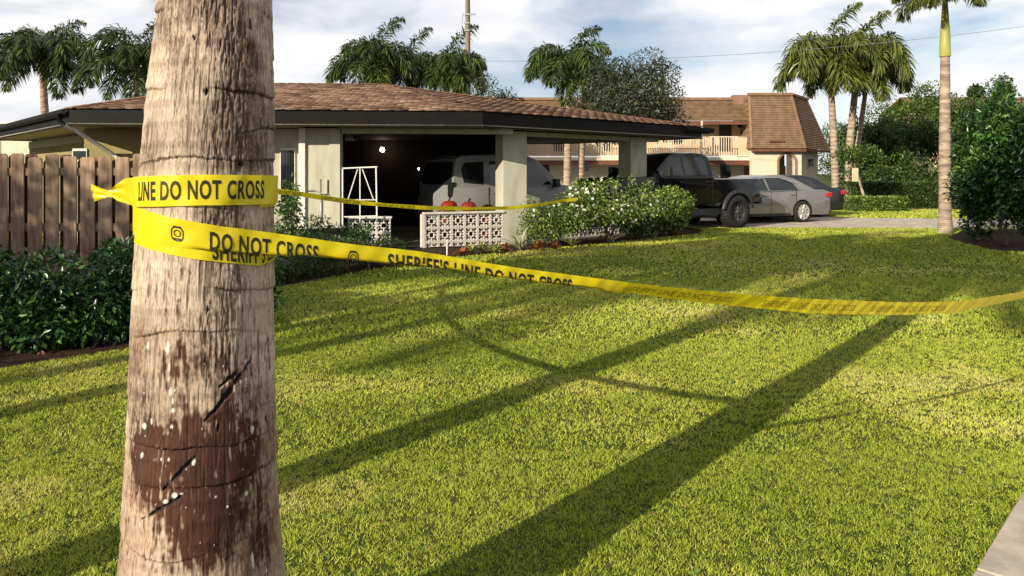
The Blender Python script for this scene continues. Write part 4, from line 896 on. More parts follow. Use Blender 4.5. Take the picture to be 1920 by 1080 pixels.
# mulch litter, dropped leaves
def litter():
    n = 5200; rs = np.random.default_rng(8); x = rs.uniform(-5, 6, n); y = rs.uniform(5.5, 20, n); ok = inpoly(x, y, bed_poly); x = x[ok]; y = y[ok]; P = np.stack([x, y, np.full(len(x), .012)], 1)
    V, Fc = leaf_arrays(P, rs.normal(size=P.shape)*[1, 1, .15], .05, rs, .5); o = link('leaf_litter', np_mesh('leaf_litter', V, Fc, mat('dry_leaf', (.16, .08, .035), .8, .2, col2=(.07, .04, .02), scale=20, coords='World')))
    m2_ = 0; tag(o, 'dry brown leaves and mulch chips scattered over the beds', 'leaf litter', kind='stuff')
litter()
def lawn_litter():
    n = 900; rs = np.random.default_rng(18); y = rs.uniform(2.6, 14, n); x = (rs.random(n)*2-1)*.75*y; ok = ~inpoly(x, y, bed_poly) & (side_of_path(x, y) < 0); x = x[ok]; y = y[ok]
    P = np.stack([x, y, np.full(len(x), .018)], 1); V, Fc = leaf_arrays(P, rs.normal(size=P.shape)*[1, 1, .1], .030, rs, .35)
    tag(link('fallen_leaves', np_mesh('fallen_leaves', V, Fc, mat('fallen_leaf', (.30, .17, .06), .8, .2, col2=(.12, .07, .03), scale=3, coords='World'))), 'small dry leaves fallen here and there on the lawn', 'fallen leaves', kind='stuff')
    n = 420; y = rs.uniform(2.4, 13, n); x = (rs.random(n)*2-1)*.75*y; q = fbm(x*1.7, y*1.7, 31); ok = (q > .5) & ~inpoly(x, y, bed_poly) & (side_of_path(x, y) < 0); x = x[ok]; y = y[ok]; k = 5
    X = np.repeat(x, k)+rs.normal(size=len(x)*k)*.006; Y = np.repeat(y, k)+rs.normal(size=len(x)*k)*.006; P = np.stack([X, Y, np.full(len(X), .010)], 1); N_ = rs.normal(size=P.shape)*[1, 1, .1]+[0, 0, .35]
    V, Fc = leaf_arrays(P, N_, .026, rs, .75); tag(link('lawn_weeds', np_mesh('lawn_weeds', V, Fc, L_bush, {'tint': np.repeat(rs.uniform(.35, .8, len(P)), 4)})), 'low broad leaved weeds growing in the lawn', 'weeds', kind='stuff')
lawn_litter()

# ------------------------------------------------------------ vehicles
def arc(cx, cz, r, a0, a1, n=12): return [(cx+r*math.cos(R(a0+(a1-a0)*i/n)), cz+r*math.sin(R(a0+(a1-a0)*i/n))) for i in range(n+1)]
def prof_body(profile, w, inset=.035, taper=.10, crown=.02, tum=.0, zt=99):
    """side profile (x,z) pulled across the width; corners rounded, ends narrowed in plan"""
    xs = [p[0] for p in profile]; zs = [p[1] for p in profile]; xc = (max(xs)+min(xs))/2; hx = (max(xs)-min(xs))/2; zc = (max(zs)+min(zs))/2
    rows = [(-w, 1), (-w+inset*.4, .35), (-w+inset*1.4, 0), (-w*.5, -.0), (w*.5, -.0), (w-inset*1.4, 0), (w-inset*.4, .35), (w, 1)]
    vs = []; n = len(profile)
    for y, k in rows:
        for x, z in profile:
            sx = xc+(x-xc)*(1-inset*k/hx); sz = zc+(z-zc)*(1-inset*k/max(.2, (max(zs)-zc)))
            f = 1-taper*abs((x-xc)/hx)**4; f *= 1-tum*max(0, z-zt); vs.append((sx, y*f, sz))
    fs = [(r*n+i, r*n+(i+1) % n, (r+1)*n+(i+1) % n, (r+1)*n+i) for r in range(len(rows)-1) for i in range(n)]
    fs += [tuple(range(n))[::-1], tuple((len(rows)-1)*n+i for i in range(n))]
    return MB().add(vs, fs)
def tri(o):
    bm = bmesh.new(); bm.from_mesh(o.data); bmesh.ops.triangulate(bm, faces=[f for f in bm.faces if len(f.verts) > 4]); bmesh.ops.recalc_face_normals(bm, faces=bm.faces); bm.to_mesh(o.data); bm.free()
    for p in o.data.polygons: p.use_smooth = True
    o.data.set_sharp_from_angle(angle=R(32)); return o
def wheel(parent, x, y, r, w, side, rimm, spokes=5, rr=.64):
    wh = empty('wheel', (x, y, r)); wh.parent = parent
    MB().lathe([(r*rr, -w/2), (r*.93, -w/2), (r, -w*.38), (r, w*.38), (r*.93, w/2), (r*rr, w/2), (r*rr, -w/2)], 32, axis='y').build('tyre', M_rubber, wh)
    if r > .4:
        mb = MB()
        for k in range(30):
            a = 2*math.pi*k/30; M_ = Matrix.Rotation(a, 4, 'Y'); mb.box((r-.01, -w*.47, -.022), (r+.012, w*.47, .022), M_)
        mb.build('tread', M_rubber, wh)
    mb = MB().lathe([(r*rr, -w*.45), (r*rr*.92, -w*.47), (r*rr*.9, w*.1), (.0, w*.1)], 28, Matrix.Scale(side*-1, 4, Vector((0, 1, 0))), axis='y')
    for k in range(spokes):
        a = 2*math.pi*k/spokes; M_ = Matrix.Rotation(a, 4, 'Y'); y0 = side*w*.32; y1 = side*w*.42; mb.add([M_ @ Vector(v) for v in ((.02, y0, -.05), (r*rr*.93, y0, -.035), (r*rr*.93, y0, .035), (.02, y0, .05), (.02, y1, -.035), (r*rr*.93, y1*.97, -.024), (r*rr*.93, y1*.97, .024), (.02, y1, .035))], [(0,3,2,1),(4,5,6,7),(0,1,5,4),(1,2,6,5),(2,3,7,6),(3,0,4,7)])
    mb.lathe([(r*.15, side*w*.3), (r*.15, side*w*.45), (0, side*w*.46)], 14, axis='y'); mb.build('rim', rimm, wh)
def side_poly(parent, name, pts, yf, side, m, d=.012, out=.006):
    """flat plate on the side of the body; yf(z) gives the half width"""
    P = [Vector((x, side*(yf(z)+out), z)) for x, z in pts]; o = MB().poly(P, d, Vector((0, side, 0))).build(name, m, parent); return o
def cross_poly(parent, name, a, b, ya, yb, m, out=.006, d=.01):
    """pane between profile points a (low) and b (high) across the width"""
    n = Vector((b[1]-a[1], 0, -(b[0]-a[0]))).normalized(); n = n if n.z > 0 else -n
    P = [Vector((a[0], -ya, a[1])), Vector((a[0], ya, a[1])), Vector((b[0], yb, b[1])), Vector((b[0], -yb, b[1]))]; P = [p+n*out for p in P]; MB().poly(P, d, n).build(name, m, parent)
def vehicle(name, label, cat, loc, u, paint, sp):
    root = empty(name, loc, math.atan2(u[1], u[0])); tag(root, label, cat)
    w = sp['w']; r = sp['r']; fx, bx = sp['front'], sp['rear']; wf, wb = sp['wf'], sp['wb']; z0 = sp['z0']; ar = r+sp.get('gap', .06)
    def arch(cx): 
        a = math.degrees(math.asin(max(-1, (z0-r)/ar))); return arc(cx, r, ar, 180-a, a, 12)
    prof = [(bx+.06, z0)]+arch(wb)+arch(wf)+[(fx-.08, z0)]+sp['top']
    body = tri(prof_body(prof, w, taper=sp.get('taper', .09)).build('body', paint, root))
    gh = sp['gh']; zb = sp['belt']; gw = sp.get('gw', w-.05); tw = sp['tw']; zt = sp['roof']
    yf = lambda z: gw+(tw-gw)*max(0, min(1, (z-zb)/(zt-zb)))
    n = len(gh); vs = []
    for s in (-1, -.9, 0, .9, 1):
        for x, z in gh: vs.append((x, yf(z)*s, z+(.018 if z > zb+.25 and abs(s) < 1 else 0)*(1 if s else 1.5)))
    fs = [(q*n+i, q*n+(i+1) % n, (q+1)*n+(i+1) % n, (q+1)*n+i) for q in range(4) for i in range(n)]+[tuple(range(n))[::-1], tuple(4*n+i for i in range(n))]
    tri(MB().add(vs, fs).build('cabin', paint, root))
    for side in (-1, 1):
        for wn_, pts in sp['side_windows']: side_poly(root, 'side_window', pts, yf, side, M_glass)
        for x in sp.get('doors', ()):
            side_poly(root, 'door_seam', [(x[0], x[1]), (x[0]+.012, x[1]), (x[0]+.012, x[2]), (x[0], x[2])], lambda z: w, side, M_black, out=.001)
        for x, z in sp.get('handles', ()): MB().box((x-.09, side*(w+.004)-.012, z-.016), (x+.09, side*(w+.02)+.012, z+.016)).build('door_handle', sp.get('hm', paint), root, bevel=.008)
        if 'mirror' in sp:
            x, z, a, b = sp['mirror']; MB().box((x-.07, side*(w+.02), z-b/2), (x+.07, side*(w+.02)+side*a, z+b/2) if side > 0 else (x+.07, side*(w+.02)+side*a, z+b/2)).build('mirror', sp.get('mm', M_black), root, bevel=.02)
        if 'tail' in sp:
            lm = sp.get('lens', M_tail)
            x, z, a, b = sp['tail']; MB().box((x, side*w*.93-side*.18 if side > 0 else side*w*.93, z), (x+a, side*w*.93 if side > 0 else side*w*.93+.18, z+b)).build('tail_light', lm, root, bevel=.02)
        if 'head' in sp:
            x, z, a, b = sp['head']; MB().box((x-a, side*w*.9-side*.3 if side > 0 else side*w*.9, z), (x, side*w*.9 if side > 0 else side*w*.9+.3, z+b)).build('headlight', M_lens, root, bevel=.02)
        if 'sill' in sp: side_poly(root, 'sill', sp['sill'], lambda z: w, side, M_black, .03, .006)
        for cx in (wb, wf): wheel(root, cx, side*(w-.10), r, sp['tw_'], side, sp['rim'], sp.get('spokes', 5), sp.get('rr', .66))
    for a, b in sp['panes']: cross_poly(root, 'windscreen' if a[0] > b[0] else 'rear_window', a, b, yf(a[1])*.9, yf(b[1])*.9, M_glass)
    MB().box((wb-.1, -w+.15, r-.06), (wf+.1, w-.15, r+.12)).build('chassis', M_black, root)
    for cx in (wb, wf): MB().tube([(cx, -w+.15, r), (cx, w-.15, r)], .05, 8).build('axle', M_black, root)
    return root
M_tail = mat('red_lens', (.50, .012, .015), .15, .6, col2=(.35, .01, .01), scale=9); M_lens = mat('clear_lens', (.6, .6, .6), .1, .6, col2=(.4, .4, .4), scale=9)
def paint(name, c, metal=.3, rough=.28, spec=.5, coat=.6): return mat(name, c, rough, spec, metal, col2=tuple(x*.85 for x in c), scale=3, coat=coat)
P_grey = paint('silver_grey_paint', (.24, .23, .215), .55, .3); P_black = paint('black_truck_paint', (.004, .0035, .005), .0, .12, .35, .15); P_white = paint('shaded_white_suv_paint', (.20, .20, .19), 0, .35, .3, .2); P_dark = paint('dark_suv_paint', (.02, .022, .026), .2)  # suv: white paint darkened, the carport's shade put into its colour
M_rim = mat('silver_rim', (.60, .58, .54), .3, .5, .7, col2=(.5, .48, .44), scale=9); M_rimd = mat('dark_rim', (.10, .10, .105), .35, .5, .6, col2=(.07, .07, .07), scale=9)
# silver sedan, seen from its rear left... it points to the left of the picture
sedan = dict(w=.93, r=.335, front=4.05, rear=-1.24, wf=2.87, wb=0, z0=.22, belt=.93, roof=1.46, gw=.86, tw=.62, tw_=.235, rim=M_rim, spokes=10, rr=.74,
    top=[(4.02, .45), (3.98, .62), (3.75, .74), (2.85, .92), (2.4, .96), (1.0, .97), (-.35, 1.02), (-.95, 1.02), (-1.18, .96), (-1.24, .62), (-1.22, .36), (-1.14, .24)],
    gh=[(2.62, .90), (1.85, 1.28), (1.62, 1.40), (1.15, 1.46), (.55, 1.455), (.15, 1.38), (-.62, 1.0), (-.62, .92), (2.6, .88)],
    side_windows=[('a', [(2.22, 1.0), (1.72, 1.31), (1.35, 1.385), (1.28, 1.0)]), ('b', [(1.20, 1.0), (1.27, 1.39), (.72, 1.385), (.30, 1.28), (.10, 1.03)])],
    panes=[((2.55, .95), (1.75, 1.35)), ((-.55, 1.04), (.12, 1.36))], doors=[(1.24, .32, 1.0), (.26, .55, 1.02), (2.22, .35, .95)], handles=[(1.45, .86), (.42, .88)], hm=P_grey,
    mirror=(2.05, 1.02, .16, .13), mm=P_grey, tail=(-1.25, .78, .22, .15), head=(4.03, .55, .25, .14), sill=[(.5, .22), (2.4, .22), (2.4, .30), (.5, .30)], taper=.13)
u = Vector((-.93, -.36)).normalized(); rw = gp(1504, 417); nL_ = Vector((-u.y, u.x)); 
near = 1 if nL_.y < 0 else -1
def place_by_wheel(q, u, w): n = Vector((-u.y, u.x)); s = 1 if n.y < 0 else -1; return (q.x-n.x*s*(w-.05), q.y-n.y*s*(w-.05), .006)
vehicle('sedan', 'silver grey sedan parked beyond the lawn behind the black pickup', 'car', place_by_wheel(rw, u, .93), u, P_grey, sedan)
sed = [o for o in bpy.data.objects if o.name == 'sedan'][0]
M_chrome = mat('chrome_strip', (.7, .69, .66), .2, .5, .9, col2=(.6, .59, .56), scale=9)
for s_ in (-1, 1):
    P_ = [Vector((2.30, s_*.868, .985)), Vector((.0, s_*.868, 1.015)), Vector((.16, s_*.79, 1.22)), Vector((.72, s_*.672, 1.405)), Vector((1.3, s_*.668, 1.41)), Vector((1.74, s_*.70, 1.335))]
    MB().tube(P_, .012, 6).build('window_trim', M_chrome, sed)
MB().box((-1.265, -.55, .62), (-1.25, .55, .67)).build('rear_trim', M_chrome, sed); MB().box((-1.27, -.80, .30), (-1.20, .80, .42)).build('rear_bumper', M_black, sed, bevel=.02)
ux = Vector((-.9, -.43)).normalized(); sd2 = dict(sedan); sd2['hm'] = M_black; qx = gp(1520, 411)
vehicle('sedan', 'dark car almost hidden behind the silver grey sedan', 'car', (qx.x+.45, qx.y+1.9, .006), ux, mat('dark_car_paint', (.012, .012, .015), .25, .4, col2=(.016, .016, .02), scale=3), sd2)
# black lifted pickup
truck = dict(w=.99, r=.46, front=4.3, rear=-1.0, wf=3.45, wb=0, z0=.72, belt=1.42, roof=2.10, gw=.93, tw=.73, tw_=.33, rim=M_rimd, spokes=8, rr=.55, gap=.13,
    top=[(4.28, .9), (4.28, 1.30), (4.1, 1.42), (3.2, 1.47), (2.9, 1.46), (.92, 1.46), (.90, 1.40), (-.9, 1.40), (-.98, 1.36), (-1.0, .85)],
    gh=[(3.2, 1.44), (2.45, 2.0), (2.25, 2.08), (1.5, 2.11), (1.1, 2.08), (.92, 1.98), (.90, 1.42)],
    side_windows=[('a', [(2.98, 1.50), (2.38, 1.98), (2.02, 2.0), (2.0, 1.50)]), ('b', [(1.92, 1.50), (1.94, 2.0), (1.22, 1.98), (1.08, 1.88), (1.06, 1.50)])],
    panes=[((3.12, 1.50), (2.42, 2.02))], doors=[(1.96, .82, 1.46), (.98, .82, 1.46), (3.0, .85, 1.46)], handles=[(2.15, 1.32), (1.15, 1.32)], hm=M_black,
    mirror=(2.78, 1.60, .24, .26), tail=(-1.02, 1.05, .10, .30), head=(4.3, 1.05, .2, .2), taper=.03)
rw = gp(1380, 428); ut = Vector((-.85, -.52)).normalized()
tk = vehicle('pickup_truck', 'lifted black pickup truck with big tyres parked at the end of the carport', 'pickup truck', place_by_wheel(rw, ut, .99), ut, P_black, truck)
MB().box((-1.14, -.9, .66), (-1.0, .9, .86)).build('rear_bumper', M_black, tk, bevel=.02)
MB().box((4.28, -.95, .62), (4.46, .95, .88)).build('front_bumper', M_black, tk, bevel=.02)
for s_ in (-1, 1):                                      # flared arches, inner bed side
    for cx in (0, 3.45):
        mb = MB(); pts = arc(cx, .46, .63, 170, 10, 14); vs = []
        for x, z in pts: k_ = .86; vs += [(x, s_*.985, z), (x, s_*1.05, z), (cx+(x-cx)*k_+0, s_*1.06, .46+(z-.46)*k_)]
        mb.add(vs, [(i*3+j, i*3+j+1, i*3+j+4, i*3+j+3) for i in range(14) for j in range(2)], True).build('fender_flare', M_black, tk)
# white suv inside the carport
suv = dict(lens=M_glass, w=.96, r=.39, front=3.75, rear=-.98, wf=2.85, wb=0, z0=.36, belt=1.18, roof=1.98, gw=.90, tw=.72, tw_=.26, rim=M_rimd, spokes=6, rr=.62,
    top=[(3.74, .6), (3.70, 1.0), (3.5, 1.14), (2.55, 1.26), (2.3, 1.25), (-.2, 1.25), (-.93, 1.25), (-.98, 1.0), (-.98, .5)],
    gh=[(2.5, 1.2), (1.78, 1.84), (1.5, 1.95), (.4, 1.99), (-.62, 1.95), (-.80, 1.86), (-.94, 1.2)],
    side_windows=[('a', [(2.12, 1.28), (1.62, 1.78), (1.15, 1.83), (1.1, 1.28)]), ('b', [(1.0, 1.28), (1.05, 1.84), (.2, 1.84), (.12, 1.28)]), ('c', [(-.05, 1.30), (.02, 1.83), (-.55, 1.80), (-.66, 1.66), (-.62, 1.34)])],
    panes=[((2.42, 1.3), (1.74, 1.84)), ((-.95, 1.3), (-.83, 1.82))], doors=[(1.05, .5, 1.25), (.05, .6, 1.25), (2.2, .5, 1.22)], handles=[(1.25, 1.1), (.25, 1.1)], hm=P_white,
    mirror=(2.1, 1.32, .18, .2), tail=(-1.0, 1.02, .14, .34), head=(3.75, .85, .2, .2), taper=.06)
us = Vector((.84, .54)).normalized(); qs = Vector((-1.34, 16.40))+us*.88
vehicle('suv', 'white sport utility vehicle parked inside the carport', 'car', place_by_wheel(qs, us, .96), us, P_white, suv).scale = (.90, 1, 1)
ud = Vector((-.985, -.17)).normalized(); qd = Vector((3.9, 28.2))
suv2 = dict(suv); suv2['rim'] = M_rim; suv2['hm'] = P_dark; suv2['roof'] = 1.72; suv2['gh'] = [(2.5, 1.2), (1.78, 1.60), (1.5, 1.69), (.4, 1.73), (-.62, 1.69), (-.80, 1.60), (-.94, 1.2)]
suv2['side_windows'] = [(k_, [(x, 1.28+(z-1.28)*.68) for x, z in p]) for k_, p in suv['side_windows']]; suv2['panes'] = [((2.42, 1.28), (1.74, 1.60)), ((-.95, 1.28), (-.83, 1.58))]
vehicle('suv', 'dark car seen through the carport beyond the white vehicle', 'car', (qd.x+3.0, qd.y+.6, .006), ud, P_dark, suv2)

# ------------------------------------------------------------ apartment building
M_peach = mat('peach_stucco', (.54, .41, .28), .9, .2, col2=(.49, .335, .20), scale=.8, bump=.2, bscale=40)
M_peach2 = mat('pale_stucco', (.60, .51, .39), .9, .2, col2=(.53, .45, .34), scale=.8)
M_mans = mat('brown_roof_tile', (.21, .135, .08), .9, .2, col2=(.135, .083, .048), scale=2.5, bump=.5, bscale=30, coords='World')
M_mtrim = mat('terracotta_trim', (.24, .145, .09), .8, .2, col2=(.18, .105, .065), scale=3)
M_brown = mat('brown_timber', (.16, .06, .035), .7, .3, col2=(.10, .04, .025), scale=3)
def apartment():
    D = 48.0; root = empty('apartment_building', (12, D, 0)); tag(root, 'two storey peach apartment building with brown mansard roof and arched entrance', 'building'); o_ = Vector((12, D, 0))
    X = lambda px, d=D: (px-CX)/F*d; Z = lambda py, d=D: EYE-(py-HY)*d/F
    def part(mb, name, m, bevel=0, parent=None):
        mb.v = [tuple(Vector(v)-o_) for v in mb.v]; return mb.build(name, m, parent or root, bevel=bevel)
    xl, xr = X(1410), X(1503); zt, ze = Z(176), Z(278)
    # tower: front wall with an arched opening, oblique right side
    ax = X(1476); ar_ = X(1491)-X(1476); zs = Z(304); 
    P = [(xl, 0)]+[(ax-ar_, 0), (ax-ar_, zs)]+[(ax+ar_*math.cos(R(a)), zs+ar_*math.sin(R(a))) for a in range(170, 0, -10)]+[(ax+ar_, zs), (ax+ar_, 0), (xr, 0), (xr, ze), (xl, ze)]
    fw = part(MB().poly([(a, D, b) for a, b in P], .5, Vector((0, -1, 0))), 'wall', M_peach2); tri(fw)
    for p in fw.data.polygons: p.use_smooth = False
    tm = MB()
    for i in range(18):
        a0, a1 = R(10*i), R(10*i+10); tm.add([(ax+q*math.cos(a), y, zs+q*math.sin(a)) for a in (a0, a1) for q in (ar_, ar_+.14) for y in (D-.04, D+.02)], [(0, 2, 6, 4), (2, 3, 7, 6), (0, 4, 5, 1)])
    tm.box((ax-ar_-.14, D-.04, 0), (ax-ar_, D+.02, zs)).box((ax+ar_, D-.04, 0), (ax+ar_+.14, D+.02, zs)); part(tm, 'arch_trim', M_mtrim)
    part(MB().box((xl, D+3.0, 0), (xr, D+3.2, ze)), 'wall', M_mtrim)  # back wall inside the arch: shade put into its colour with the darker brown
    part(MB().poly([(ax-.9, D+2.9, .3), (ax+.3, D+1.2, 1.4), (ax+.3, D+1.2, 2.0), (ax-.9, D+2.9, .9)], .1, Vector((-.8, -.6, 0))), 'stair_wall', M_mtrim)
    rx, ry = X(1538, D+2), D+2.4
    part(MB().poly([(xr, D, 0), (rx, ry, 0), (rx, ry, ze+.1), (xr, D, ze+.1)], .3, Vector((.75, -.65, 0))), 'wall', M_peach2)
    part(MB().poly([(rx, ry, 0), (rx+.6, D+9, 0), (rx+.6, D+9, ze), (rx, ry, ze)], .3, Vector((1, 0, 0))), 'wall', M_peach)
    lx, ly = X(1517, D+1.2), D+1.0
    part(MB().box((lx-.10, ly-.30, Z(312)), (lx+.10, ly+.05, Z(298))), 'wall_lantern', M_black)
    # mansard of the tower: courses of tiles with real steps
    def mansard(a, b, c, d, name='mansard_roof', rows=30, m=M_mans):
        """a,b lower corners, c,d upper corners"""
        a, b, c, d = map(Vector, (a, b, c, d)); n = (b-a).cross(d-a).normalized(); n = n if n.y < 0 or n.x > .5 else -n; mb = MB()
        for r_ in range(rows):
            t0, t1 = r_/rows, (r_+1)/rows; p0, p1, p2, p3 = a.lerp(d, t0), b.lerp(c, t0), b.lerp(c, t1), a.lerp(d, t1); vs = [p0+n*.05, p1+n*.05, p2+n*.005, p3+n*.005, p0, p1]
            mb.add(vs, [(0, 1, 2, 3), (4, 5, 1, 0)])
        mb.poly([a, b, c, d]); o = part(mb, name, m); o['kind'] = 'stuff'
        return o
    e = .35
    A1 = (xl-.15, D-e, ze-.02); B1 = (xr+.1, D-e, ze-.02); C1 = (xr-.35, D+.9, zt); D1 = (xl+.1, D+.9, zt)
    mansard(A1, B1, C1, D1, 'mansard_roof')
    E1 = (X(1556, D+3), D+3, ze-.05); F1 = (X(1533, D+4), D+4.2, zt-1.0)
    mansard(B1, E1, (X(1520, D+3), D+3.6, zt-.05), C1, 'mansard_roof')
    mansard((xl-.2, D+4, ze), A1, D1, (xl+.1, D+4, zt), 'mansard_roof', 10)
    part(MB().bar(A1, D1, .16, .12), 'hip_trim', M_mtrim); part(MB().bar(B1, C1, .16, .12), 'hip_trim', M_mtrim); part(MB().box((D1[0]-.1, D+.75, zt-.02), (C1[0]+.1, D+1.0, zt+.16)), 'parapet_cap', M_mtrim); part(MB().bar(Vector(C1)+Vector((0, 0, .07)), (X(1520, D+3), D+3.6, zt), .2, .16), 'parapet_cap', M_mtrim)
    part(MB().box((X(1375, D+2), D+1.9, zt-.6), (xl+.3, D+2.6, zt+.14)), 'raised_parapet', M_mtrim)
    part(MB().box((xl-.1, D-e-.05, ze-.22), (xr+.15, D-e+.25, ze-.06)).bar((xr+.1, D-e+.1, ze-.14), (E1[0], E1[1], ze-.14), .2, .16), 'eave_board', M_brown)
    for i in range(5): part(MB().box((X(1440+i*6), D-e-.02, Z(267)), (X(1443+i*6), D-e+.15, Z(263))), 'roof_vent', M_brown)
    # long wing on the left, set back: roof, upper gallery, slab, lower storey
    Dw = D+2.0; xa = X(560, Dw); xb = xl+.1; zr0, zr1 = Z(229, Dw), Z(186, Dw); zsl = Z(292, Dw)
    mansard((xa, Dw-1.4, zr0), (xb, Dw-1.4, zr0), (xb, Dw+.3, zr1), (xa, Dw+.3, zr1), 'mansard_roof', 16)
    part(MB().box((xa, Dw+.1, zr1-.03), (X(1378, Dw), Dw+.35, zr1+.14)), 'parapet_cap', M_mtrim)
    part(MB().box((xa, Dw-1.45, zr0-.25), (xb, Dw-1.3, zr0-.02)), 'eave_board', M_brown)
    part(MB().box((xa, Dw, zsl), (xb, Dw+.2, zr0+.05)), 'wall', M_peach); part(MB().box((xa, Dw, 0), (xb, Dw+.2, zsl-.35)), 'wall', M_peach2)
    part(MB().box((xa, Dw-1.5, zsl-.34), (xb, Dw-.002, zsl-.12)), 'gallery_slab', M_peach2); part(MB().box((xa, Dw-1.42, zsl-.62), (xb, Dw-1.25, zsl-.345)), 'slab_beam', M_brown)
    # gallery railing: rails and balusters
    zr = Z(258, Dw)+.0; part(MB().box((xa, Dw-1.44, zr-.04), (xb, Dw-1.38, zr+.02)), 'handrail', M_peach2); part(MB().box((xa, Dw-1.44, zsl-.08), (xb, Dw-1.40, zsl)), 'bottom_rail', M_peach2)
    bal = MB(); x = xa
    while x < xb: bal.box((x, Dw-1.43, zsl), (x+.05, Dw-1.40, zr-.04)); x += .16
    part(bal, 'balusters', M_peach2)['kind'] = 'stuff'
    for px in (1345, 1240, 1127, 1012, 900, 780, 660):
        x = X(px+14, Dw-1.4)
    def opening(x0, x1, y0, y1, name, m=M_glass):
        f_ = part(MB().box((X(x0, Dw)-.06, Dw-.05, Z(y1, Dw)-.03), (X(x1, Dw)+.06, Dw-.003, Z(y0, Dw)+.06)), name, M_peach2 if name == 'window' else M_brown); g_ = part(MB().box((X(x0, Dw), Dw-.07, Z(y1, Dw)), (X(x1, Dw), Dw-.052, Z(y0, Dw))), 'pane', m); g_.parent = f_
    opening(1350, 1370, 230, 283, 'door', M_black); opening(1383, 1403, 232, 240, 'window'); opening(1350, 1370, 308, 344, 'window'); opening(1260, 1278, 234, 270, 'window'); opening(1188, 1206, 234, 283, 'door', M_black)
    opening(1090, 1104, 306, 320, 'window'); opening(1130, 1146, 234, 283, 'window'); opening(1015, 1030, 305, 322, 'window'); opening(1040, 1060, 234, 283, 'door', M_black)
    part(MB().box((X(1304, Dw), Dw-1.46, zsl-.1), (X(1307, Dw), Dw-1.3, zr0)), 'gallery_post', M_peach2); part(MB().box((X(1404, Dw), Dw-1.46, 0), (X(1410, Dw), Dw-1.2, zr0-.2)), 'gallery_post', M_peach2)
    part(MB().box((X(1372, Dw), Dw-1.44, zsl), (X(1403, Dw), Dw-1.36, zr)), 'balcony_panel', M_peach)
apartment()
def far_building(x0, x1, y0, y1, D, label, wall, roofm, zroof):
    X = lambda px: (px-CX)/F*D; Z = lambda py: EYE-(py-HY)*D/F; root = empty('far_building', (X(x0), D, 0)); tag(root, label, 'building')
    W = X(x1)-X(x0); h = Z(y1); MB().box((0, 0, 0), (W, 8, h)).build('wall', wall, root); hr = Z(y0)
    MB().poly([(-.4, -.5, h), (W+.4, -.5, h), (W+.2, 3.5, hr), (-.2, 3.5, hr)], .15).build('roof', roofm, root); MB().poly([(-.4, 8, h), (W+.4, 8, h), (W+.2, 3.6, hr), (-.2, 3.6, hr)], .15, Vector((0, .5, 1))).build('roof', roofm, root)
    k_ = int(W/3)
    for i in range(k_):
        f_ = MB().box((i*3+.8, -.04, h*.45), (i*3+2.0, -.003, h*.8)).build('window', M_peach2, root); g_ = MB().box((i*3+.87, -.06, h*.45+.07), (i*3+1.93, -.042, h*.8-.07)).build('pane', M_glass, root); g_.parent = f_
M_pale = mat('pale_green_stucco', (.42, .46, .34), .9, .2, col2=(.36, .4, .3), scale=1); M_paler = mat('white_roof', (.6, .62, .6), .8, .2, col2=(.52, .54, .52), scale=1)
far_building(-260, 66, 219, 228, 42, 'pale green neighbouring house behind the left roof corner', M_pale, M_paler, 0)
far_building(1725, 2100, 176, 206, 78, 'brown roofed building behind the dense trees on the right', M_peach, M_mans, 0)

# ------------------------------------------------------------ palms and trees in the background
def cpalm(px, py_c, D, label, group, seed, scale, nf=15, base_px=None, **kw):
    p = pd(px, py_c, D); sh = kw.pop('shaft', .9); return palm(p.x if base_px is None else pd(base_px, py_c, D).x, D, p.z-sh, label, group, seed, scale, nf, shaft=sh, lean=((p.x-pd(base_px, py_c, D).x) if base_px else 0, 0), **kw)
G1 = 'palms rising behind the house roof'
cpalm(80, 98, 35, 'wind blown palm at the far left behind the roof corner', G1, 1, 1.15, 20, base_px=90, r=.2, wind=.6)
cpalm(256, 112, 33, 'palm with drooping fronds just left of the foreground trunk', G1, 2, 1.15, 20, r=.18, wind=.6)
cpalm(702, 112, 40, 'dense palm above the roof, leftmost of the group by the utility pole', G1, 3, 1.2, 20, base_px=696, r=.2)
cpalm(838, 128, 41, 'dense palm above the roof immediately left of the utility pole', G1, 4, 1.15, 20, r=.2)
cpalm(766, 122, 44, 'thinner palm between the two dense palms above the roof', G1, 5, 1.15, 18, r=.16)
cpalm(1068, 118, 38, 'palm beside the round dark tree above the carport roof', G1, 6, 1.25, 16, r=.2, base_px=1063)
cpalm(1096, 150, 38.6, 'shorter palm with fronds tangled in the round dark tree', G1, 7, .75, 9, r=.17, base_px=1088)
G2 = 'tall palms beside the apartment building'
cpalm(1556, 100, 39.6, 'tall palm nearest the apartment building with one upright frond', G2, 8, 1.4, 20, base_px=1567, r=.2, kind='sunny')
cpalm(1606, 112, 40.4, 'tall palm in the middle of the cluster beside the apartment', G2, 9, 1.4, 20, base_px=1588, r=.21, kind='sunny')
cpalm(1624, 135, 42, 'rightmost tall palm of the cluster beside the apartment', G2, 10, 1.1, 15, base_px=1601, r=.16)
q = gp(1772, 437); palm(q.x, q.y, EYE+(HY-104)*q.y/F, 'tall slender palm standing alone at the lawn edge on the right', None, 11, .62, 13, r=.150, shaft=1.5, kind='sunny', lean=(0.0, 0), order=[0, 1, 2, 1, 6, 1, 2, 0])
tree('round_tree', pd(1192, 200, 35).x, 35, 7.3, (2.85, 2.5, 2.5), 'round dark twiggy tree behind the carport roof', 'tree', None, 41, L_olive, leaf=.17, n=19000, trunk_r=.2, zc=4.8, sub=.34, nb=44)
tree('small_tree', pd(918, 180, 38).x, 38, 6.5, (1.6, 1.4, 1.2), 'small bushy tree top showing right of the utility pole', 'tree', None, 42, L_olive, leaf=.16, n=3000, trunk_r=.1)
GT = 'trees behind the box hedge on the right'
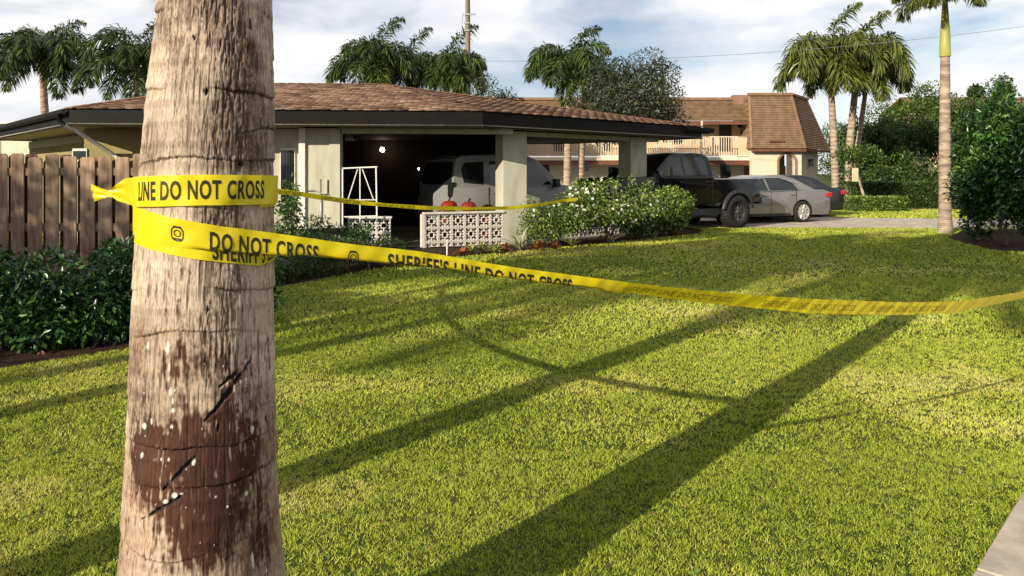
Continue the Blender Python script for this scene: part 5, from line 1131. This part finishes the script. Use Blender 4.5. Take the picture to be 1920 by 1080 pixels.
for i, (px, top, D, rx, rz, lab) in enumerate(((1640, 225, 44, 2.0, 1.9, 'small dark tree right behind the palm cluster'), (1690, 182, 50, 2.9, 2.8, 'mid green tree left of the lone palm trunk'), (1735, 150, 54, 3.4, 3.4, 'tallest rounded green tree behind the lone palm'), (1800, 172, 50, 2.5, 2.8, 'green tree just right of the lone palm trunk'), (1850, 190, 46, 2.4, 2.7, 'broad green tree behind the right hand hedge'), (1925, 210, 44, 2.4, 2.5, 'green tree at the right edge of the picture'), (1585, 225, 60, 2.9, 2.6, 'dark tree low between apartment and palm trunks'))):
    X_ = (px-CX)/F*D; h = EYE+(HY-top)*D/F; tree('broadleaf_tree', X_, D, h, (rx, rx*.9, rz), lab, 'tree', GT, 50+i, L_treeb, leaf=.24, n=9000, trunk_r=.16, zc=h-rz, sub=.33, nb=40)
def conifer(px, top, D, r, lab, seed):
    X_ = (px-CX)/F*D; h = EYE+(HY-top)*D/F; rs = np.random.default_rng(seed); root = empty('conifer', (X_, D, 0)); tag(root, lab, 'tree', 'pointed trees on the right'); bl = []
    for i in range(50):
        t = rs.random()**.7; z = .8+(h-.9)*t; q = r*(1-t)**.8; a = rs.random()*6.28; bl.append(((q*math.cos(a)*.8, q*math.sin(a)*.8, z), (.35+q*.25, .35+q*.25, .30)))
    bl.append(((0, 0, h-.25), (.12, .12, .3))); foliage('crown', bl, 7000, .17, L_tree, root, seed, floor=.2); MB().tube([(0, 0, 0), (0, 0, h-.3)], [.14, .03], 8).build('trunk', M_bark, root)
conifer(1830, 162, 40, 1.1, 'slim pointed tree between the lone palm and the tallest pointed tree', 71); conifer(1882, 146, 38, 1.3, 'tallest pointed tree near the right edge', 72)
# filler shrubs between trees and hedge
for i, (px, D, r, h) in enumerate(((1625, 34.5, .9, 2.0), (1668, 36, 1.1, 1.9), (1716, 37, 1.0, 2.6), (1752, 36, 1.1, 1.9), (1815, 30, 1.2, 2.6), (1870, 29, 1.6, 3.2), (1930, 28, 1.6, 3.2))):
    tree('large_shrub', (px-CX)/F*D, D, h, (r, r*.8, h*.46), ('dark shrub right of the leaning sapling', 'dark spreading shrub behind the left part of the box hedge', 'wide shrub behind the middle of the box hedge', 'shrub behind the lone palm trunk', 'shrub right of the lone palm trunk', 'large shrub at the back of the right hand hedge', 'large shrub by the right picture edge')[i], 'shrub', 'tall shrubs behind the box hedge', 80+i, L_tree, leaf=.17, n=3000, trunk_r=.07, sub=.36, nb=28)
def box_hedge(x0, x1, yt, yb, D, label, seed, m, dep=1.2, n=11000):
    X0, X1 = (x0-CX)/F*D, (x1-CX)/F*D; h = EYE-(yt-HY)*D/F; rs = np.random.default_rng(seed); root = empty('box_hedge', ((X0+X1)/2, D+dep/2, 0)); tag(root, label, 'hedge'); W = X1-X0
    P = np.stack([rs.uniform(-W/2, W/2, n), rs.uniform(-dep/2, dep/2, n), rs.uniform(.02, h, n)], 1); f = rs.random(n); N_ = np.zeros((n, 3))
    k_ = f < .5; P[k_, 1] = -dep/2+np.abs(rs.normal(size=k_.sum()))*.05; N_[k_, 1] = -1; k_ = (f > .5) & (f < .8); P[k_, 2] = h-np.abs(rs.normal(size=k_.sum()))*.05; N_[k_, 2] = 1; k_ = f > .93; P[k_, 0] = np.sign(rs.normal(size=k_.sum()))*W/2; 
    V, Fc = leaf_arrays(P, N_, .11, rs, .5); link('leaves', np_mesh('leaves', V, Fc, m, {'tint': np.repeat(np.clip(rs.normal(.5, .25, n), 0, 1), 4)}), root)
    mb = MB()
    for i in range(int(W/.4)): x = -W/2+.2+i*.4; mb.tube([(x, 0, 0), (x+.03, 0, h*.9)], [.03, .015], 6)
    mb.build('stems', M_bark, root)
box_hedge(1594, 1772, 343, 392, 32.5, 'dark clipped hedge beyond the grass strip, left of the lone palm', 91, L_tree)
box_hedge(1598, 1700, 371, 396, 29.3, 'low rounded yellow green hedge in front of the dark clipped one', 92, L_bush, .8, 5000)
# near hedge at right: several leafy shrubs
for i, (px, py, h, r, lab) in enumerate(((1866, 455, 3.0, .72, 'leafy dark shrub at the left end of the right hand hedge'), (1920, 464, 3.3, .78, 'tall leafy shrub in the middle of the right hand hedge'), (1975, 470, 3.1, .8, 'leafy shrub of the right hand hedge cut by the picture edge'), (2070, 476, 2.7, 1.1, 'leafy shrub of the hedge just outside the right edge'), (1900, 440, 3.9, .95, 'tallest leafy shrub rising behind the right hand hedge'))):
    q = gp(px, py); tree('hedge_shrub', q.x, q.y+.5, h, (r, r*.8, h*.5), lab, 'shrub', 'leafy shrubs forming the right hand hedge', 95+i, L_hedge, leaf=.13, n=9000, trunk_r=.05, sub=.33, nb=40, zc=h*.52)
# leaning sapling with its stake by the palm cluster
sp_ = empty('leaning_sapling', (gp(1608, 395).x, gp(1608, 395).y, 0)); tag(sp_, 'leaning young tree with pale tag beside the palm cluster', 'tree')
MB().tube([(.45, 0, 0), (.1, 0, 1.1), (-.2, 0, 2.2)], [.06, .05, .03], 8).build('trunk', M_palmtrunk, sp_)
foliage('crown', [((-.5+i*.22, 0, 2.3+.15*math.sin(i*2)), (.5, .5, .28)) for i in range(6)], 1600, .14, L_treeb, sp_, 5)
MB().box((-.25, -.06, 1.2), (.0, -.03, 1.75)).build('tag', M_peach, sp_)
# ------------------------------------------------------------ utility pole and wires
D = 40; pp = pd(877, 200, D); up = empty('utility_pole', (pp.x, D, 0)); tag(up, 'tall grey wooden utility pole rising behind the house roof', 'utility pole')
M_pole = mat('grey_pole_wood', (.26, .20, .15), .9, .2, col2=(.18, .14, .10), scale=4, stretch=(8, 8, .6)); MB().tube([(0, 0, 0), (0, 0, 6), (.0, 0, 14)], [.17, .15, .12], 14).build('pole', M_pole, up)
zc = lambda py: EYE+(HY-py)*D/F
for i, y in enumerate((28, 44, 58)): MB().box((-.28 if i == 0 else -.2, -.18, zc(y)-.04), (.45 if i == 0 else .1, -.13, zc(y)+.04)).build('bracket', M_metal, up)
MB().tube([(-.25, -.16, zc(28)), (-.35, -.2, zc(60)), (-.65, -.1, zc(110))], .012, 5).build('guy_wire', M_metal, up)
M_wire = mat('wire', (.16, .16, .18), .6, .3, col2=(.12, .12, .13), scale=3)
def wire(a, b, sag, label, r=.018):
    a = Vector(a); b = Vector(b); pts = [a.lerp(b, i/24)-Vector((0, 0, sag*4*(i/24)*(1-i/24))) for i in range(25)]; o = MB().tube(pts, r, 5).build('overhead_wire', M_wire); tag(o, label, 'wire', 'overhead wires')
wire(pd(880, 114, 40), pd(2300, -8, 34), .9, 'overhead wire running from the utility pole across to the upper right', .011)

# ------------------------------------------------------------ trees beside and behind the camera that cast the lawn shadows, some added to thicken the shade
GS = 'palms standing left of the camera'
palm(-3.95, .5, 6.4, 'palm just left of the camera whose trunk shadow crosses the lawn', GS, 61, 1.25, 20, r=.15, kind='near')
palm(-6.75, .8, 6.8, 'palm further left of the camera casting the thinner trunk shadow', GS, 62, 1.25, 20, r=.13, kind='near')
palm(-11.5, -3.5, 7.5, 'palm standing well left behind the camera', GS, 63, 1.3, 20, r=.15, kind='near')
palm(-7.17, -3.33, 7.6, 'unseen extra palm behind and left of the camera, added to thicken the frond shadows', GS, 66, 1.25, 20, r=.14, kind='near')  # extra palm on an existing shadow line, added for denser crown shade
palm(-1.6, -4.6, 8.6, 'unseen tall palm behind the camera, added to thicken the frond shadows', GS, 67, 1.2, 20, r=.15, kind='near')  # added out of view for more crown shadow on the far lawn
def shade(x, y, h, r, lab, seed): tree('broadleaf_tree', x, y, h, r, lab, 'tree', 'broadleaf trees left of the camera', seed, L_shade, leaf=.22, n=6500, trunk_r=.18, sub=.36, nb=44)
shade(-11.6, 1.2, 5.2, (2.3, 2.3, 2.1), 'bushy tree left of the lawn shading the hedge', 64)
shade(-15.5, -3.5, 8.6, (3.2, 3.2, 3.2), 'larger unseen tree left of the lawn, added to shade the house wall', 65)  # added out of view to keep direct sun off the house front
